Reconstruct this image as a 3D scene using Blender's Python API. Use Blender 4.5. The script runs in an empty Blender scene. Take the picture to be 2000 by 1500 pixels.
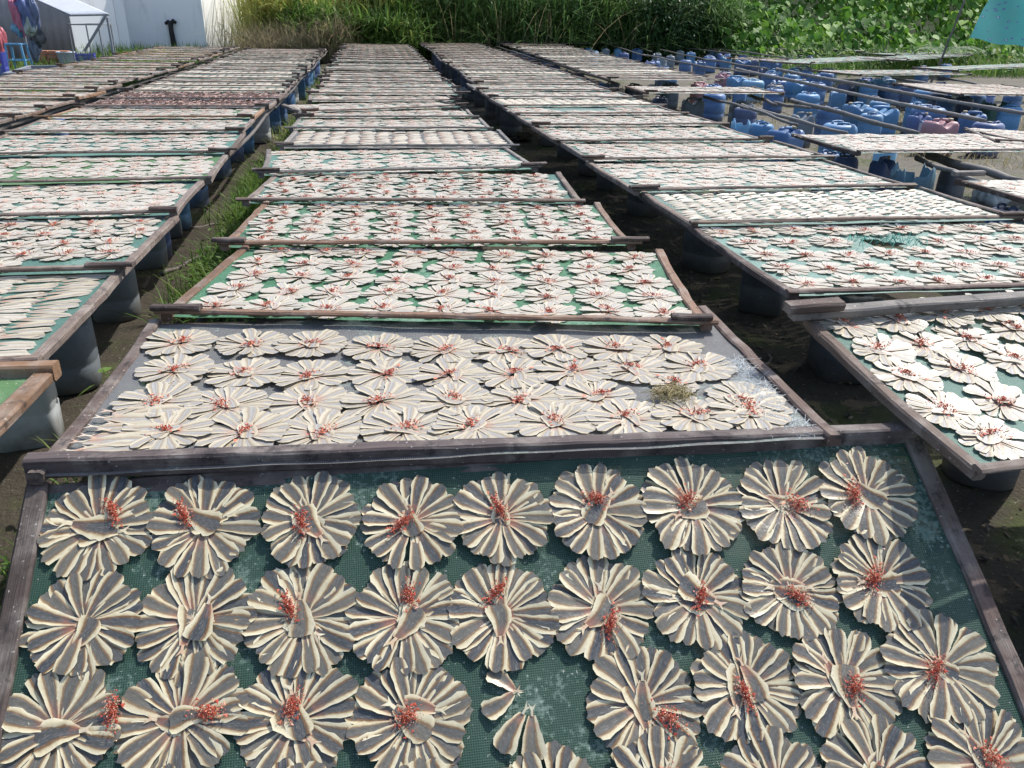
import bpy, math, random
import numpy as np
from mathutils import Matrix, Vector, Euler

random.seed(7)
RNG = np.random.default_rng(11)
PI = math.pi
S = bpy.context.scene
COL = S.collection

# ---------------------------------------------------------------- camera
F, CX, CY = 1570.0, 1000.0, 750.0
ZT, CAMZ = 0.58, 1.61
_d = Vector(((722 - CX) / F, -(15 - CY) / F, -1.0)).normalized()
_r = math.radians(1.2)
_h = Vector((math.cos(_r), -math.sin(_r), 0))
_up = _h.cross(_d).normalized()
if _up.y < 0: _up = -_up
_rt = _d.cross(_up)
RW = Matrix((_rt, _d, _up))
CAM = Vector((0, 0, CAMZ))

def ray(x, y): return RW @ Vector(((x - CX) / F, -(y - CY) / F, -1.0))
def gp(x, y, z=ZT):
    """measured point of the photograph -> the place on the level z"""
    r = ray(x, y); return CAM + r * ((z - CAMZ) / r.z)
def gy(x, y, Y):
    r = ray(x, y); return CAM + r * (Y / r.y)
def px(P):
    v = RW.transposed() @ (Vector(P) - CAM)
    if v.z > -0.05: return (-9999, -9999)
    return (CX + F * v.x / -v.z, CY - F * v.y / -v.z)
def inframe(P, m=60):
    a, b = px(P); return -m < a < 2000 + m and -m < b < 1500 + m

cd = bpy.data.cameras.new('camera'); cam = bpy.data.objects.new('camera', cd); COL.objects.link(cam)
cam.matrix_world = Matrix.Translation(CAM) @ RW.to_4x4()
cd.sensor_width = 36; cd.lens = 36 * F / 2000; cd.clip_start = 0.05; cd.clip_end = 500
S.camera = cam

# ---------------------------------------------------------------- light
SUN_EL, SUN_AZ = math.radians(52), math.radians(55)      # azimuth from +Y towards +X
w = bpy.data.worlds.new('World'); S.world = w; w.use_nodes = True
nt = w.node_tree; bg = nt.nodes['Background']
sk = nt.nodes.new('ShaderNodeTexSky'); sk.sky_type = 'NISHITA'; sk.sun_disc = False
sk.sun_elevation = SUN_EL; sk.sun_rotation = SUN_AZ; sk.dust_density = 2.0; sk.air_density = 1.0
nt.links.new(sk.outputs[0], bg.inputs[0]); bg.inputs[1].default_value = 0.15
ld = bpy.data.lights.new('sun', 'SUN'); ld.energy = 3.4; ld.angle = math.radians(0.6); ld.color = (1, .965, .91)
so = bpy.data.objects.new('sun', ld); COL.objects.link(so)
sd = Vector((math.sin(SUN_AZ) * math.cos(SUN_EL), math.cos(SUN_AZ) * math.cos(SUN_EL), math.sin(SUN_EL)))
so.rotation_euler = sd.to_track_quat('Z', 'Y').to_euler(); so.location = (0, 0, 30)
S.view_settings.view_transform = 'Standard'; S.view_settings.look = 'None'
S.view_settings.exposure = 0.72; S.view_settings.gamma = 1.0

# ---------------------------------------------------------------- material helper
class NT:
    def __init__(s, name):
        s.m = bpy.data.materials.new(name); s.m.use_nodes = True
        s.t = s.m.node_tree; s.t.nodes.clear()
        s.out = s.n('ShaderNodeOutputMaterial')
    def n(s, kind, **kw):
        x = s.t.nodes.new(kind)
        for k, v in kw.items():
            if k.startswith('i_'):
                key = k[2:]; key = int(key) if key.isdigit() else key.replace('_', ' ')
                s.put(x, key, v)
            else: setattr(x, k, v)
        return x
    def put(s, node, key, v):
        i = node.inputs[key]
        if hasattr(v, 'is_output'): s.t.links.new(v, i)
        elif hasattr(v, 'outputs'): s.t.links.new(v.outputs[0], i)
        else:
            if i.type == 'RGBA' and len(v) == 3: v = (*v, 1)
            i.default_value = v
    def math(s, op, a, b=None, c=None):
        x = s.n('ShaderNodeMath', operation=op); s.put(x, 0, a)
        if b is not None: s.put(x, 1, b)
        if c is not None: s.put(x, 2, c)
        return x.outputs[0]
    def noise(s, vec, scale, detail=4, rough=.55, dist=0):
        x = s.n('ShaderNodeTexNoise'); s.put(x, 'Scale', scale); s.put(x, 'Detail', detail)
        s.put(x, 'Roughness', rough); s.put(x, 'Distortion', dist)
        if vec is not None: s.put(x, 'Vector', vec)
        return x.outputs['Fac']
    def ramp(s, fac, stops, mode='LINEAR'):
        x = s.n('ShaderNodeValToRGB'); cr = x.color_ramp; cr.interpolation = mode
        while len(cr.elements) < len(stops): cr.elements.new(0.5)
        for e, (p, c) in zip(cr.elements, stops):
            e.position = p; e.color = (*c, 1) if len(c) == 3 else c
        s.put(x, 0, fac); return x.outputs[0]
    def mix(s, fac, a, b, blend='MIX'):
        x = s.n('ShaderNodeMix', data_type='RGBA', blend_type=blend)
        s.put(x, 0, fac); s.put(x, 6, a); s.put(x, 7, b); return x.outputs[2]
    def sstep(s, v, a, b):
        x = s.n('ShaderNodeMapRange', interpolation_type='SMOOTHSTEP')
        s.put(x, 0, v); s.put(x, 1, a); s.put(x, 2, b); return x.outputs[0]
    def scale(s, vec, sc):
        x = s.n('ShaderNodeMapping'); s.put(x, 0, vec); x.inputs['Scale'].default_value = sc; return x.outputs[0]
    def bsdf(s, color, rough=.7, spec=.3, bump=None, bstr=.3, bdist=.01, **kw):
        x = s.n('ShaderNodeBsdfPrincipled'); s.put(x, 'Base Color', color); s.put(x, 'Roughness', rough)
        s.put(x, 'Specular IOR Level', spec)
        for k, v in kw.items(): s.put(x, k.replace('_', ' '), v)
        if bump is not None:
            b = s.n('ShaderNodeBump'); s.put(b, 'Height', bump); s.put(b, 'Strength', bstr); s.put(b, 'Distance', bdist)
            s.put(x, 'Normal', b)
        return x
    def done(s, sh):
        s.put(s.out, 0, sh); return s.m
    def obj(s): return s.n('ShaderNodeTexCoord').outputs['Object']
    def pos(s): return s.n('ShaderNodeNewGeometry').outputs['Position']
    def ocol(s): return s.n('ShaderNodeObjectInfo').outputs['Color']
    def ornd(s): return s.n('ShaderNodeObjectInfo').outputs['Random']
    def isl(s): return s.n('ShaderNodeNewGeometry').outputs['Random Per Island']
    def mixsh(s, f, a, b):
        x = s.n('ShaderNodeMixShader'); s.put(x, 0, f); s.put(x, 1, a); s.put(x, 2, b); return x

def simple(name, col, rough=.6, spec=.3, var=.25, sc=12, bstr=.15, metal=0):
    t = NT(name); o = t.pos(); f = t.noise(o, sc, 5)
    c = t.mix(f, tuple(v * (1 - var) for v in col), tuple(min(1, v * (1 + var)) for v in col))
    return t.done(t.bsdf(c, rough, spec, bump=t.noise(o, sc * 6, 3), bstr=bstr, Metallic=metal))

def mat_wood():
    t = NT('weathered_wood'); o = t.obj(); oi = t.ocol(); rn = t.ornd()
    off = t.n('ShaderNodeVectorMath', operation='ADD'); t.put(off, 0, o)
    cmb = t.n('ShaderNodeCombineXYZ'); t.put(cmb, 0, t.math('MULTIPLY', rn, 37.0)); t.put(cmb, 1, t.math('MULTIPLY', rn, 13.0)); t.put(off, 1, cmb)
    v = off.outputs[0]
    grain = t.noise(t.scale(v, (3, 70, 70)), 1.6, 6, .65)
    patch = t.noise(v, 7, 5, .6)
    stain = t.sstep(t.noise(v, 16, 6, .7), .52, .68)
    base = t.mix(grain, t.mix(.75, oi, (.012, .010, .010)), oi)
    base = t.mix(t.math('MULTIPLY', t.sstep(patch, .45, .72), .55), base, (.31, .275, .24))
    base = t.mix(t.math('MULTIPLY', stain, .75), base, (.022, .019, .02))
    speck = t.sstep(t.noise(v, 90, 2, .5), .68, .75)
    base = t.mix(t.math('MULTIPLY', speck, .6), base, (.5, .48, .44))
    h = t.math('ADD', grain, t.math('MULTIPLY', patch, .4))
    return t.done(t.bsdf(base, .75, .25, bump=h, bstr=.7, bdist=.006))

def mat_net():
    t = NT('netting'); o = t.obj(); oc = t.ocol(); rn = t.ornd()
    sep = t.n('ShaderNodeSeparateXYZ'); t.put(sep, 0, o)
    P = PI / .0052
    sx = t.math('ABSOLUTE', t.math('SINE', t.math('MULTIPLY', sep.outputs[0], P)))
    sy = t.math('ABSOLUTE', t.math('SINE', t.math('MULTIPLY', sep.outputs[1], P)))
    hole = t.math('MULTIPLY', t.sstep(sx, .35, .8), t.sstep(sy, .35, .8))
    off = t.n('ShaderNodeVectorMath', operation='ADD'); t.put(off, 0, o)
    cmb = t.n('ShaderNodeCombineXYZ'); t.put(cmb, 2, t.math('MULTIPLY', rn, 53.0)); t.put(off, 1, cmb); v = off.outputs[0]
    big = t.noise(v, 3.2, 4, .6)
    fine = t.noise(v, 60, 4, .75)
    crust = t.sstep(t.math('ADD', t.math('MULTIPLY', big, .85), t.math('MULTIPLY', fine, .55)), .77, .87)
    flake = t.sstep(t.noise(v, 120, 2, .5), .68, .72)
    col = t.mix(t.noise(v, 9, 4), t.mix(.3, oc, (.01, .03, .028)), t.mix(.12, oc, (.5, .55, .5)))
    col = t.mix(t.math('MULTIPLY', crust, .42), col, (.32, .43, .36))
    col = t.mix(t.math('MULTIPLY', flake, .5), col, (.62, .62, .56))
    b = t.bsdf(col, .5, .3, bump=hole, bstr=.35, bdist=-.002)
    tl = t.n('ShaderNodeBsdfTranslucent'); t.put(tl, 0, col)
    sh = t.mixsh(.25, b, tl)
    tr = t.n('ShaderNodeBsdfTransparent')
    a = t.math('MULTIPLY', t.math('MULTIPLY', hole, .42), t.math('SUBTRACT', 1.0, t.math('MULTIPLY', crust, .8)))
    return t.done(t.mixsh(a, sh, tr))

def mat_fish(name, dark, brown, cream, hi, dw, gloss, stain=.5, coat=.0):
    t = NT(name)
    uv = t.n('ShaderNodeUVMap').outputs[0]
    sep = t.n('ShaderNodeSeparateXYZ'); t.put(sep, 0, uv)
    p = t.pos(); isl = t.isl(); rn = t.ornd()
    r = t.math('FRACT', t.math('ADD', t.math('MULTIPLY', isl, 7.3), t.math('MULTIPLY', rn, 3.7)))
    wob = t.math('MULTIPLY', t.math('SUBTRACT', t.noise(p, 38, 3, .55), .5), .15)
    u = t.math('ADD', t.math('ADD', sep.outputs[0], wob), t.math('MULTIPLY', t.math('SUBTRACT', r, .5), .12))
    e = .5 - dw; g = .5 + dw
    band = t.ramp(u, [(0, hi), (e - .22, cream), (e - .12, brown), (e - .05, tuple(v * 1.4 for v in dark)), (e, dark), (g - .05, tuple(v * 1.5 for v in dark)), (g, dark), (g + .05, brown), (g + .10, brown), (g + .18, cream), (1, hi)])
    of = t.n('ShaderNodeVectorMath', operation='ADD'); t.put(of, 0, t.scale(uv, (26, 5, 1))); cb = t.n('ShaderNodeCombineXYZ'); t.put(cb, 2, t.math('MULTIPLY', r, 40.0)); t.put(of, 1, cb)
    fl = t.math('MULTIPLY', t.sstep(t.noise(of.outputs[0], 1.6, 4, .65), .53, .68), .42)
    band = t.mix(fl, band, (.50, .47, .40))
    br = t.math('MULTIPLY', t.sstep(t.noise(p, 70, 5, .65), .58, .78), .22)
    band = t.mix(br, band, brown)
    band = t.mix(t.math('MULTIPLY', r, .24), band, t.mix(.5, cream, (.24, .21, .16)))
    st = t.math('MULTIPLY', t.math('SUBTRACT', 1.0, t.sstep(sep.outputs[1], .05, .50)), t.sstep(t.noise(p, 28, 4, .6), .40, .62))
    band = t.mix(t.math('MULTIPLY', st, stain), band, (.46, .17, .10))
    bump = t.math('ADD', t.noise(p, 130, 3, .6), t.math('MULTIPLY', t.noise(p, 40, 2), 1.2))
    b = t.bsdf(band, t.math('ADD', gloss, t.math('MULTIPLY', t.noise(p, 60, 2), .25)), .38, bump=bump, bstr=.2, bdist=.004, Coat_Weight=coat, Coat_Roughness=.3)
    tl = t.n('ShaderNodeBsdfTranslucent'); t.put(tl, 0, t.mix(.4, band, cream))
    return t.done(t.mixsh(.14, b, tl))

def mat_chilli():
    t = NT('chilli'); r = t.isl()
    c = t.ramp(r, [(0, (.32, .035, .02)), (.45, (.48, .085, .045)), (.75, (.56, .22, .13)), (1, (.66, .44, .32))])
    return t.done(t.bsdf(c, .55, .3))

def mat_plastic():
    t = NT('weathered_plastic'); o = t.obj(); c = t.ocol(); p = t.pos()
    n = t.noise(p, 9, 6, .65)
    sep = t.n('ShaderNodeSeparateXYZ'); t.put(sep, 0, p)
    mud = t.math('MULTIPLY', t.sstep(t.math('ADD', t.math('MULTIPLY', sep.outputs[2], -3.2), t.noise(p, 14, 5)), .0, .75), .7)
    col = t.mix(n, t.mix(.35, c, (.01, .02, .05)), t.mix(.26, c, (.5, .54, .58)))
    sc = t.sstep(t.noise(t.scale(p, (8, 8, 45)), 3, 4, .7), .62, .7)
    col = t.mix(t.math('MULTIPLY', sc, .5), col, (.42, .44, .45))
    col = t.mix(mud, col, (.11, .09, .065))
    return t.done(t.bsdf(col, t.math('ADD', .35, t.math('MULTIPLY', n, .3)), .4, bump=n, bstr=.25, bdist=.01))

def mat_leaf(name, stops, rough=.55, trans=.3):
    t = NT(name); r = t.isl(); p = t.pos()
    k = t.math('FRACT', t.math('ADD', r, t.math('MULTIPLY', t.noise(p, .9, 3), .35)))
    k = t.math('ADD', t.math('MULTIPLY', r, .65), t.math('MULTIPLY', t.sstep(t.noise(p, .8, 3), .3, .7), .35))
    c = t.ramp(k, stops)
    b = t.bsdf(c, rough, .3); tl = t.n('ShaderNodeBsdfTranslucent'); t.put(tl, 0, c)
    return t.done(t.mixsh(trans, b, tl))

def mat_ground():
    t = NT('soil_ground'); p = t.pos()
    sep = t.n('ShaderNodeSeparateXYZ'); t.put(sep, 0, p)
    big = t.noise(p, .55, 5, .6); mid = t.noise(p, 4, 6, .65); fine = t.noise(p, 38, 5, .7)
    soil = t.mix(mid, (.022, .019, .015), (.085, .07, .05))
    sand = t.mix(fine, (.08, .072, .055), (.17, .155, .125))
    side = t.math('ADD', t.sstep(sep.outputs[0], 2.8, 5.0), t.math('MULTIPLY', t.sstep(sep.outputs[1], 8, 15), .55))
    f = t.sstep(t.math('ADD', t.math('MULTIPLY', side, .55), t.math('MULTIPLY', big, .6)), .45, .75)
    c = t.mix(f, soil, sand)
    moss = t.math('MULTIPLY', t.sstep(t.noise(p, 1.6, 5, .6), .52, .66), .75)
    c = t.mix(moss, c, t.mix(fine, (.03, .045, .012), (.09, .11, .03)))
    peb = t.sstep(t.noise(p, 70, 2), .66, .72)
    c = t.mix(t.math('MULTIPLY', peb, .6), c, (.26, .24, .2))
    h = t.math('ADD', t.math('MULTIPLY', mid, 1.0), t.math('MULTIPLY', fine, .5))
    return t.done(t.bsdf(c, .9, .2, bump=h, bstr=.8, bdist=.04))

def mat_plaster():
    t = NT('white_plaster'); p = t.pos()
    a = t.noise(p, .8, 5, .6); b = t.noise(t.scale(p, (3, 3, .7)), 1.2, 6, .7)
    c = t.mix(a, (.80, .81, .82), (.88, .885, .89))
    c = t.mix(t.math('MULTIPLY', t.sstep(b, .52, .75), .4), c, (.36, .35, .34))
    sep = t.n('ShaderNodeSeparateXYZ'); t.put(sep, 0, p)
    c = t.mix(t.math('MULTIPLY', t.sstep(t.math('ADD', t.math('MULTIPLY', sep.outputs[2], -2), a), .1, .7), .6), c, (.22, .20, .16))
    return t.done(t.bsdf(c, .85, .2, bump=t.noise(p, 30, 4), bstr=.15))

def mat_brick():
    t = NT('red_brick'); o = t.obj()
    b = t.n('ShaderNodeTexBrick'); t.put(b, 'Vector', t.n('ShaderNodeTexCoord').outputs['Object'])
    t.put(b, 'Color1', (.42, .16, .09)); t.put(b, 'Color2', (.33, .12, .07)); t.put(b, 'Mortar', (.3, .26, .22)); t.put(b, 'Scale', 4.0)
    return t.done(t.bsdf(t.mix(t.noise(o, 30), b.outputs[0], (.5, .26, .17), 'MIX'), .85, .2))

def mat_cloth():
    t = NT('printed_teal_cloth'); uv = t.n('ShaderNodeUVMap').outputs[0]
    v = t.n('ShaderNodeTexVoronoi'); t.put(v, 'Vector', uv); t.put(v, 'Scale', 13.0); t.put(v, 'Randomness', .75)
    dist = v.outputs['Distance']
    wv = t.noise(uv, 60, 3, .6)
    ring = t.math('MULTIPLY', t.sstep(dist, .10, .14), t.math('SUBTRACT', 1.0, t.sstep(dist, .24, .30)))
    ring = t.math('MULTIPLY', ring, t.sstep(wv, .36, .44))
    core = t.math('SUBTRACT', 1.0, t.sstep(dist, .07, .10))
    c = t.mix(t.noise(uv, 3, 4), (.010, .20, .205), (.02, .29, .29))
    c = t.mix(t.math('MULTIPLY', ring, .8), c, (.03, .05, .24))
    c = t.mix(t.math('MULTIPLY', core, .9), c, (.6, .68, .66))
    b = t.bsdf(c, .7, .2); tl = t.n('ShaderNodeBsdfTranslucent'); t.put(tl, 0, c)
    return t.done(t.mixsh(.4, b, tl))

M_WOOD, M_NET = mat_wood(), mat_net()
M_FISH = mat_fish('striped_dried_fish', (.050, .055, .060), (.17, .088, .036), (.62, .53, .33), (.75, .69, .49), .16, .20, .5, .12)
M_PALE = mat_fish('pale_fish_sheen', (.26, .25, .235), (.33, .26, .175), (.48, .42, .30), (.54, .49, .385), .12, .26)  # paler fish kind, with sun sheen also put into its colour
M_CHILLI_FAR = simple('chilli_far', (.56, .25, .17), .7, .2, .25, 40)
M_MID = mat_fish('pale_fish_lightened', (.34, .33, .305), (.40, .32, .23), (.535, .475, .36), (.60, .55, .45), .11, .26)  # lighter copy of the pale fish, making up for shade between petals
M_FAR_GLARE = mat_fish('pale_fish_far_glare', (.39, .37, .33), (.45, .36, .27), (.555, .495, .385), (.63, .58, .48), .10, .26, .62)  # same pale fish, colour raised to carry sun glare on far trays
M_CHILLI, M_PLASTIC = mat_chilli(), mat_plastic()
M_BAMBOO = None
def mat_bamboo():
    t = NT('old_bamboo'); o = t.obj(); c = t.ocol()
    g = t.noise(t.scale(o, (3, 40, 40)), 1.5, 5, .65); n = t.noise(o, 5, 5, .6)
    x = t.mix(g, t.mix(.7, c, (.02, .018, .016)), c)
    x = t.mix(t.math('MULTIPLY', t.sstep(n, .5, .7), .6), x, (.05, .045, .04))
    return t.done(t.bsdf(x, .6, .3, bump=g, bstr=.5, bdist=.006))
M_BAMBOO = mat_bamboo()
M_GROUND, M_PLASTER, M_BRICK, M_CLOTH = mat_ground(), mat_plaster(), mat_brick(), mat_cloth()
M_STEEL = simple('painted_steel', (.20, .21, .23), .5, .4, .4, 8)
M_ROOF = simple('white_roof_sheet', (.80, .80, .80), .45, .4, .06, 3)
M_DARK = simple('dark_rubber', (.02, .02, .022), .6, .3, .3, 20)
M_THREAD = simple('pale_thread', (.62, .66, .66), .6, .2, .1, 30)
M_TEALTHREAD = simple('teal_thread', (.03, .26, .2), .6, .2, .2, 30)
M_DRY = mat_leaf('dry_grass', [(0, (.14, .10, .05)), (.4, (.32, .25, .12)), (.75, (.42, .36, .19)), (1, (.22, .24, .07))], .7, .25)
M_WEED = mat_leaf('weed_leaves', [(0, (.05, .11, .02)), (.5, (.11, .21, .04)), (.85, (.20, .28, .06)), (1, (.34, .31, .12))], .6, .4)

# ---------------------------------------------------------------- mesh helpers
def link(o): COL.objects.link(o); return o
def mesh(name, verts, faces, mats, uv=None, midx=None, smooth=True):
    me = bpy.data.meshes.new(name)
    if isinstance(verts, np.ndarray) and isinstance(faces, np.ndarray):
        nf, k = faces.shape
        me.vertices.add(len(verts)); me.vertices.foreach_set('co', verts.astype(np.float32).ravel())
        me.loops.add(nf * k); me.loops.foreach_set('vertex_index', faces.astype(np.int32).ravel())
        me.polygons.add(nf); me.polygons.foreach_set('loop_start', np.arange(0, nf * k, k, dtype=np.int32))
        me.update(calc_edges=True)
        if uv is not None:
            l = me.uv_layers.new(name='UVMap'); l.data.foreach_set('uv', uv[faces.ravel()].astype(np.float32).ravel())
    else:
        me.from_pydata([tuple(v) for v in verts], [], [tuple(f) for f in faces])
        if uv is not None:
            l = me.uv_layers.new(name='UVMap')
            for lp in me.loops: l.data[lp.index].uv = uv[lp.vertex_index]
    for m in (mats if isinstance(mats, (list, tuple)) else [mats]): me.materials.append(m)
    if midx is not None: me.polygons.foreach_set('material_index', np.asarray(midx, dtype=np.int32))
    if smooth: me.polygons.foreach_set('use_smooth', np.ones(len(me.polygons), dtype=bool))
    me.update(); return me
def ob(name, me, parent=None, M=None, color=None):
    o = bpy.data.objects.new(name, me); link(o)
    if parent is not None: o.parent = parent
    if M is not None: o.matrix_basis = M
    if color is not None: o.color = (*color, 1)
    return o
def tag(o, label=None, cat=None, group=None, kind=None):
    if label: o['label'] = label
    if cat: o['category'] = cat
    if group: o['group'] = group
    if kind: o['kind'] = kind
    return o
def empty(name, M):
    o = bpy.data.objects.new(name, None); link(o); o.empty_display_size = .1
    o.matrix_basis = M; return o
ORD = ['zeroth', 'first', 'second', 'third', 'fourth', 'fifth', 'sixth', 'seventh', 'eighth', 'ninth', 'tenth', 'eleventh', 'twelfth',
       'thirteenth', 'fourteenth', 'fifteenth', 'sixteenth', 'seventeenth', 'eighteenth', 'nineteenth', 'twentieth', 'twenty-first',
       'twenty-second', 'twenty-third', 'twenty-fourth', 'twenty-fifth', 'twenty-sixth', 'twenty-seventh', 'twenty-eighth', 'twenty-ninth',
       'thirtieth', 'thirty-first', 'thirty-second', 'thirty-third', 'thirty-fourth', 'thirty-fifth'] + ['thirty-' + q for q in ('sixth', 'seventh', 'eighth', 'ninth')] + ['fortieth'] + ['forty-' + q for q in ('first', 'second', 'third', 'fourth', 'fifth', 'sixth', 'seventh', 'eighth', 'ninth')]
def box(c, s, R=None):
    """vertices and faces of one box"""
    vs = [Vector((c[0] + s[0] * x / 2, c[1] + s[1] * y / 2, c[2] + s[2] * z / 2)) for x in (-1, 1) for y in (-1, 1) for z in (-1, 1)]
    if R is not None: vs = [R @ v for v in vs]
    return vs, [(0, 1, 3, 2), (4, 6, 7, 5), (0, 4, 5, 1), (2, 3, 7, 6), (0, 2, 6, 4), (1, 5, 7, 3)]
def join(parts):
    V, Fc = [], []
    for v, f in parts:
        n = len(V); V += list(v); Fc += [tuple(i + n for i in q) for q in f]
    return V, Fc
def bar(p0, p1, wx, wz, segs=1, jit=0.0, bev=0.006, bow=(0, 0)):
    """a sawn bar along local X from 0 to L; returned in its own frame, with the matrix that places it"""
    p0, p1 = Vector(p0), Vector(p1); L = (p1 - p0).length
    V, Fc = [], []
    prof = [(-wx / 2 + bev, -wz / 2), (wx / 2 - bev, -wz / 2), (wx / 2, -wz / 2 + bev), (wx / 2, wz / 2 - bev),
            (wx / 2 - bev, wz / 2), (-wx / 2 + bev, wz / 2), (-wx / 2, wz / 2 - bev), (-wx / 2, -wz / 2 + bev)]
    n = len(prof)
    for i in range(segs + 1):
        t = i / segs; b = 4 * t * (1 - t)
        jy, jz = random.gauss(0, jit), random.gauss(0, jit)
        for (a, c) in prof:
            V.append((t * L, a + jy + bow[0] * b + random.gauss(0, jit * .5), c + jz * .6 + bow[1] * b + random.gauss(0, jit * .5)))
    for i in range(segs):
        for k in range(n):
            a = i * n + k; b2 = i * n + (k + 1) % n
            Fc.append((a, b2, b2 + n, a + n))
    Fc.append(tuple(range(n - 1, -1, -1))); Fc.append(tuple(segs * n + k for k in range(n)))
    X = (p1 - p0).normalized(); Z = Vector((0, 0, 1))
    if abs(X.z) > .95: Z = Vector((0, 1, 0))
    Y = Z.cross(X).normalized(); Z = X.cross(Y)
    R = Matrix((X, Y, Z)).transposed().to_4x4()
    return V, Fc, Matrix.Translation(p0) @ R
def bar_ob(name, p0, p1, wx, wz, mat, parent=None, color=None, **kw):
    V, Fc, M = bar(p0, p1, wx, wz, **kw)
    return ob(name, mesh(name, V, Fc, mat, smooth=False), parent, M, color)
def tube(pts, rad, n=10, caps=True):
    pts = [Vector(p) for p in pts]; V, Fc = [], []
    up = Vector((0, 0, 1)); 
    if abs((pts[-1] - pts[0]).normalized().z) > .9: up = Vector((1, 0, 0))
    for i, p in enumerate(pts):
        t = (pts[min(i + 1, len(pts) - 1)] - pts[max(i - 1, 0)]).normalized()
        s = t.cross(up).normalized(); u = s.cross(t)
        r = rad[i] if isinstance(rad, (list, tuple)) else rad
        for k in range(n):
            a = 2 * PI * k / n; V.append(p + (s * math.cos(a) + u * math.sin(a)) * r)
    for i in range(len(pts) - 1):
        for k in range(n):
            a = i * n + k; b = i * n + (k + 1) % n; Fc.append((a, b, b + n, a + n))
    if caps: Fc.append(tuple(range(n - 1, -1, -1))); Fc.append(tuple((len(pts) - 1) * n + k for k in range(n)))
    return V, Fc
def loft(secs, n=28, top=True, bottom=True):
    """stack of superellipse sections (z, rx, ry, exponent)"""
    V, Fc = [], []
    for (z, rx, ry, e) in secs:
        for k in range(n):
            a = 2 * PI * k / n; c, s = math.cos(a), math.sin(a)
            V.append((rx * math.copysign(abs(c) ** (2 / e), c), ry * math.copysign(abs(s) ** (2 / e), s), z))
    for i in range(len(secs) - 1):
        for k in range(n):
            a = i * n + k; b = i * n + (k + 1) % n; Fc.append((a, b, b + n, a + n))
    if bottom: Fc.append(tuple(range(n - 1, -1, -1)))
    if top: Fc.append(tuple((len(secs) - 1) * n + k for k in range(n)))
    return V, Fc

# ---------------------------------------------------------------- ground
def vnoise(x, y, s, seed=0):
    """cheap smooth value noise on arrays"""
    r = np.random.default_rng(seed); T = r.random((64, 64))
    x = x * s; y = y * s; xi = np.floor(x).astype(int); yi = np.floor(y).astype(int)
    fx = x - xi; fy = y - yi; fx = fx * fx * (3 - 2 * fx); fy = fy * fy * (3 - 2 * fy)
    g = lambda a, b: T[a % 64, b % 64]
    return (g(xi, yi) * (1 - fx) + g(xi + 1, yi) * fx) * (1 - fy) + (g(xi, yi + 1) * (1 - fx) + g(xi + 1, yi + 1) * fx) * fy
def gz(x, y):
    x = np.asarray(x, float); y = np.asarray(y, float)
    return (vnoise(x, y, 1.3, 1) - .5) * .07 + (vnoise(x, y, 5, 2) - .5) * .035 - .02
def ground():
    # fine sheet near the trays, stretched out to the horizon at its rim
    xs = np.concatenate([[-300, -120, -50, -25], np.arange(-14, 17, .11), [25, 50, 120, 300]])
    ys = np.concatenate([[-300, -100, -30, -8], np.arange(-2, 34, .11), [45, 70, 130, 300]])
    X, Y = np.meshgrid(xs, ys, indexing='ij'); Z = gz(X, Y) + (vnoise(X, Y, 14, 3) - .5) * .018
    far = np.clip((Y - 36) / 25, 0, 1); Z = Z + far * 0
    nx, ny = X.shape; V = np.stack([X, Y, Z], -1).reshape(-1, 3)
    i, j = np.meshgrid(np.arange(nx - 1), np.arange(ny - 1), indexing='ij'); a = (i * ny + j).ravel()
    o = ob('ground', mesh('ground', V, np.stack([a, a + ny, a + ny + 1, a + 1], -1), M_GROUND))
    tag(o, kind='structure')
ground()

# ---------------------------------------------------------------- fish
def petal(rs, nu=7, nv=9, L=.095, W=.032, tail=True, curl=1.0):
    """one split dried fish, tail at the origin, head end at +x; returns verts, faces, uv"""
    V, UV = [], []
    ph = rs.uniform(0, 6.28); ph2 = rs.uniform(0, 6.28); bend = rs.uniform(-.006, .006)
    jag = [rs.uniform(-.035, .03) for _ in range(nu)]
    roll = rs.uniform(.10, .20); ec = rs.uniform(.02, .16) * curl; ec2 = rs.uniform(-.04, .08) * curl
    for j in range(nv):
        v = j / (nv - 1); s = min(1, v / .85) ** .85
        hw = W * (.27 + .73 * s) * (1 - .16 * max(0, (v - .8) / .2) ** 2)
        for i in range(nu):
            u = -1 + 2 * i / (nu - 1)
            ext = L * (1 - .075 * u * u + jag[i] * (v > .8))
            x = v * ext
            rag = 1 + (.05 * math.sin(v * 17 + ph + i) + .035 * math.sin(v * 31 + ph2) if abs(u) > .9 else 0)
            y = u * hw * rag + bend * math.sin(v * PI)
            z = .003 + roll * y * .45 + hw * (ec * max(0, u) ** 3 + ec2 * max(0, -u) ** 3) \
                + .0009 * math.sin(v * 9 + ph + u * 2) * (.3 + v) - .002 * (1 - abs(u)) ** 2 * curl + .006 * v * (1 - v)
            V.append((x, y, max(z, .0008))); UV.append((.5 + u / 2, v))
    Fc = [(j * nu + i, j * nu + i + 1, (j + 1) * nu + i + 1, (j + 1) * nu + i) for j in range(nv - 1) for i in range(nu - 1)]
    if tail:
        n = len(V); a = rs.uniform(-.3, .3)
        for (x, y, z) in ((.002, .003, .004), (.002, -.003, .004), (-.010, .0028, .006), (-.010, -.0022, .006), (-.026, .010 + a * .01, .009), (-.027, -.009 + a * .01, .008), (-.017, .001, .007)):
            V.append((x, y, z)); UV.append((.02, .1))
        Fc += [(n, n + 1, n + 3, n + 2), (n + 2, n + 3, n + 6), (n + 2, n + 6, n + 4), (n + 3, n + 5, n + 6)]
    return V, Fc, UV
def fishmesh(seed, mat, **kw):
    rs = random.Random(seed); V, Fc, UV = petal(rs, **kw); return mesh('fish', V, Fc, mat, uv=UV)
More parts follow.
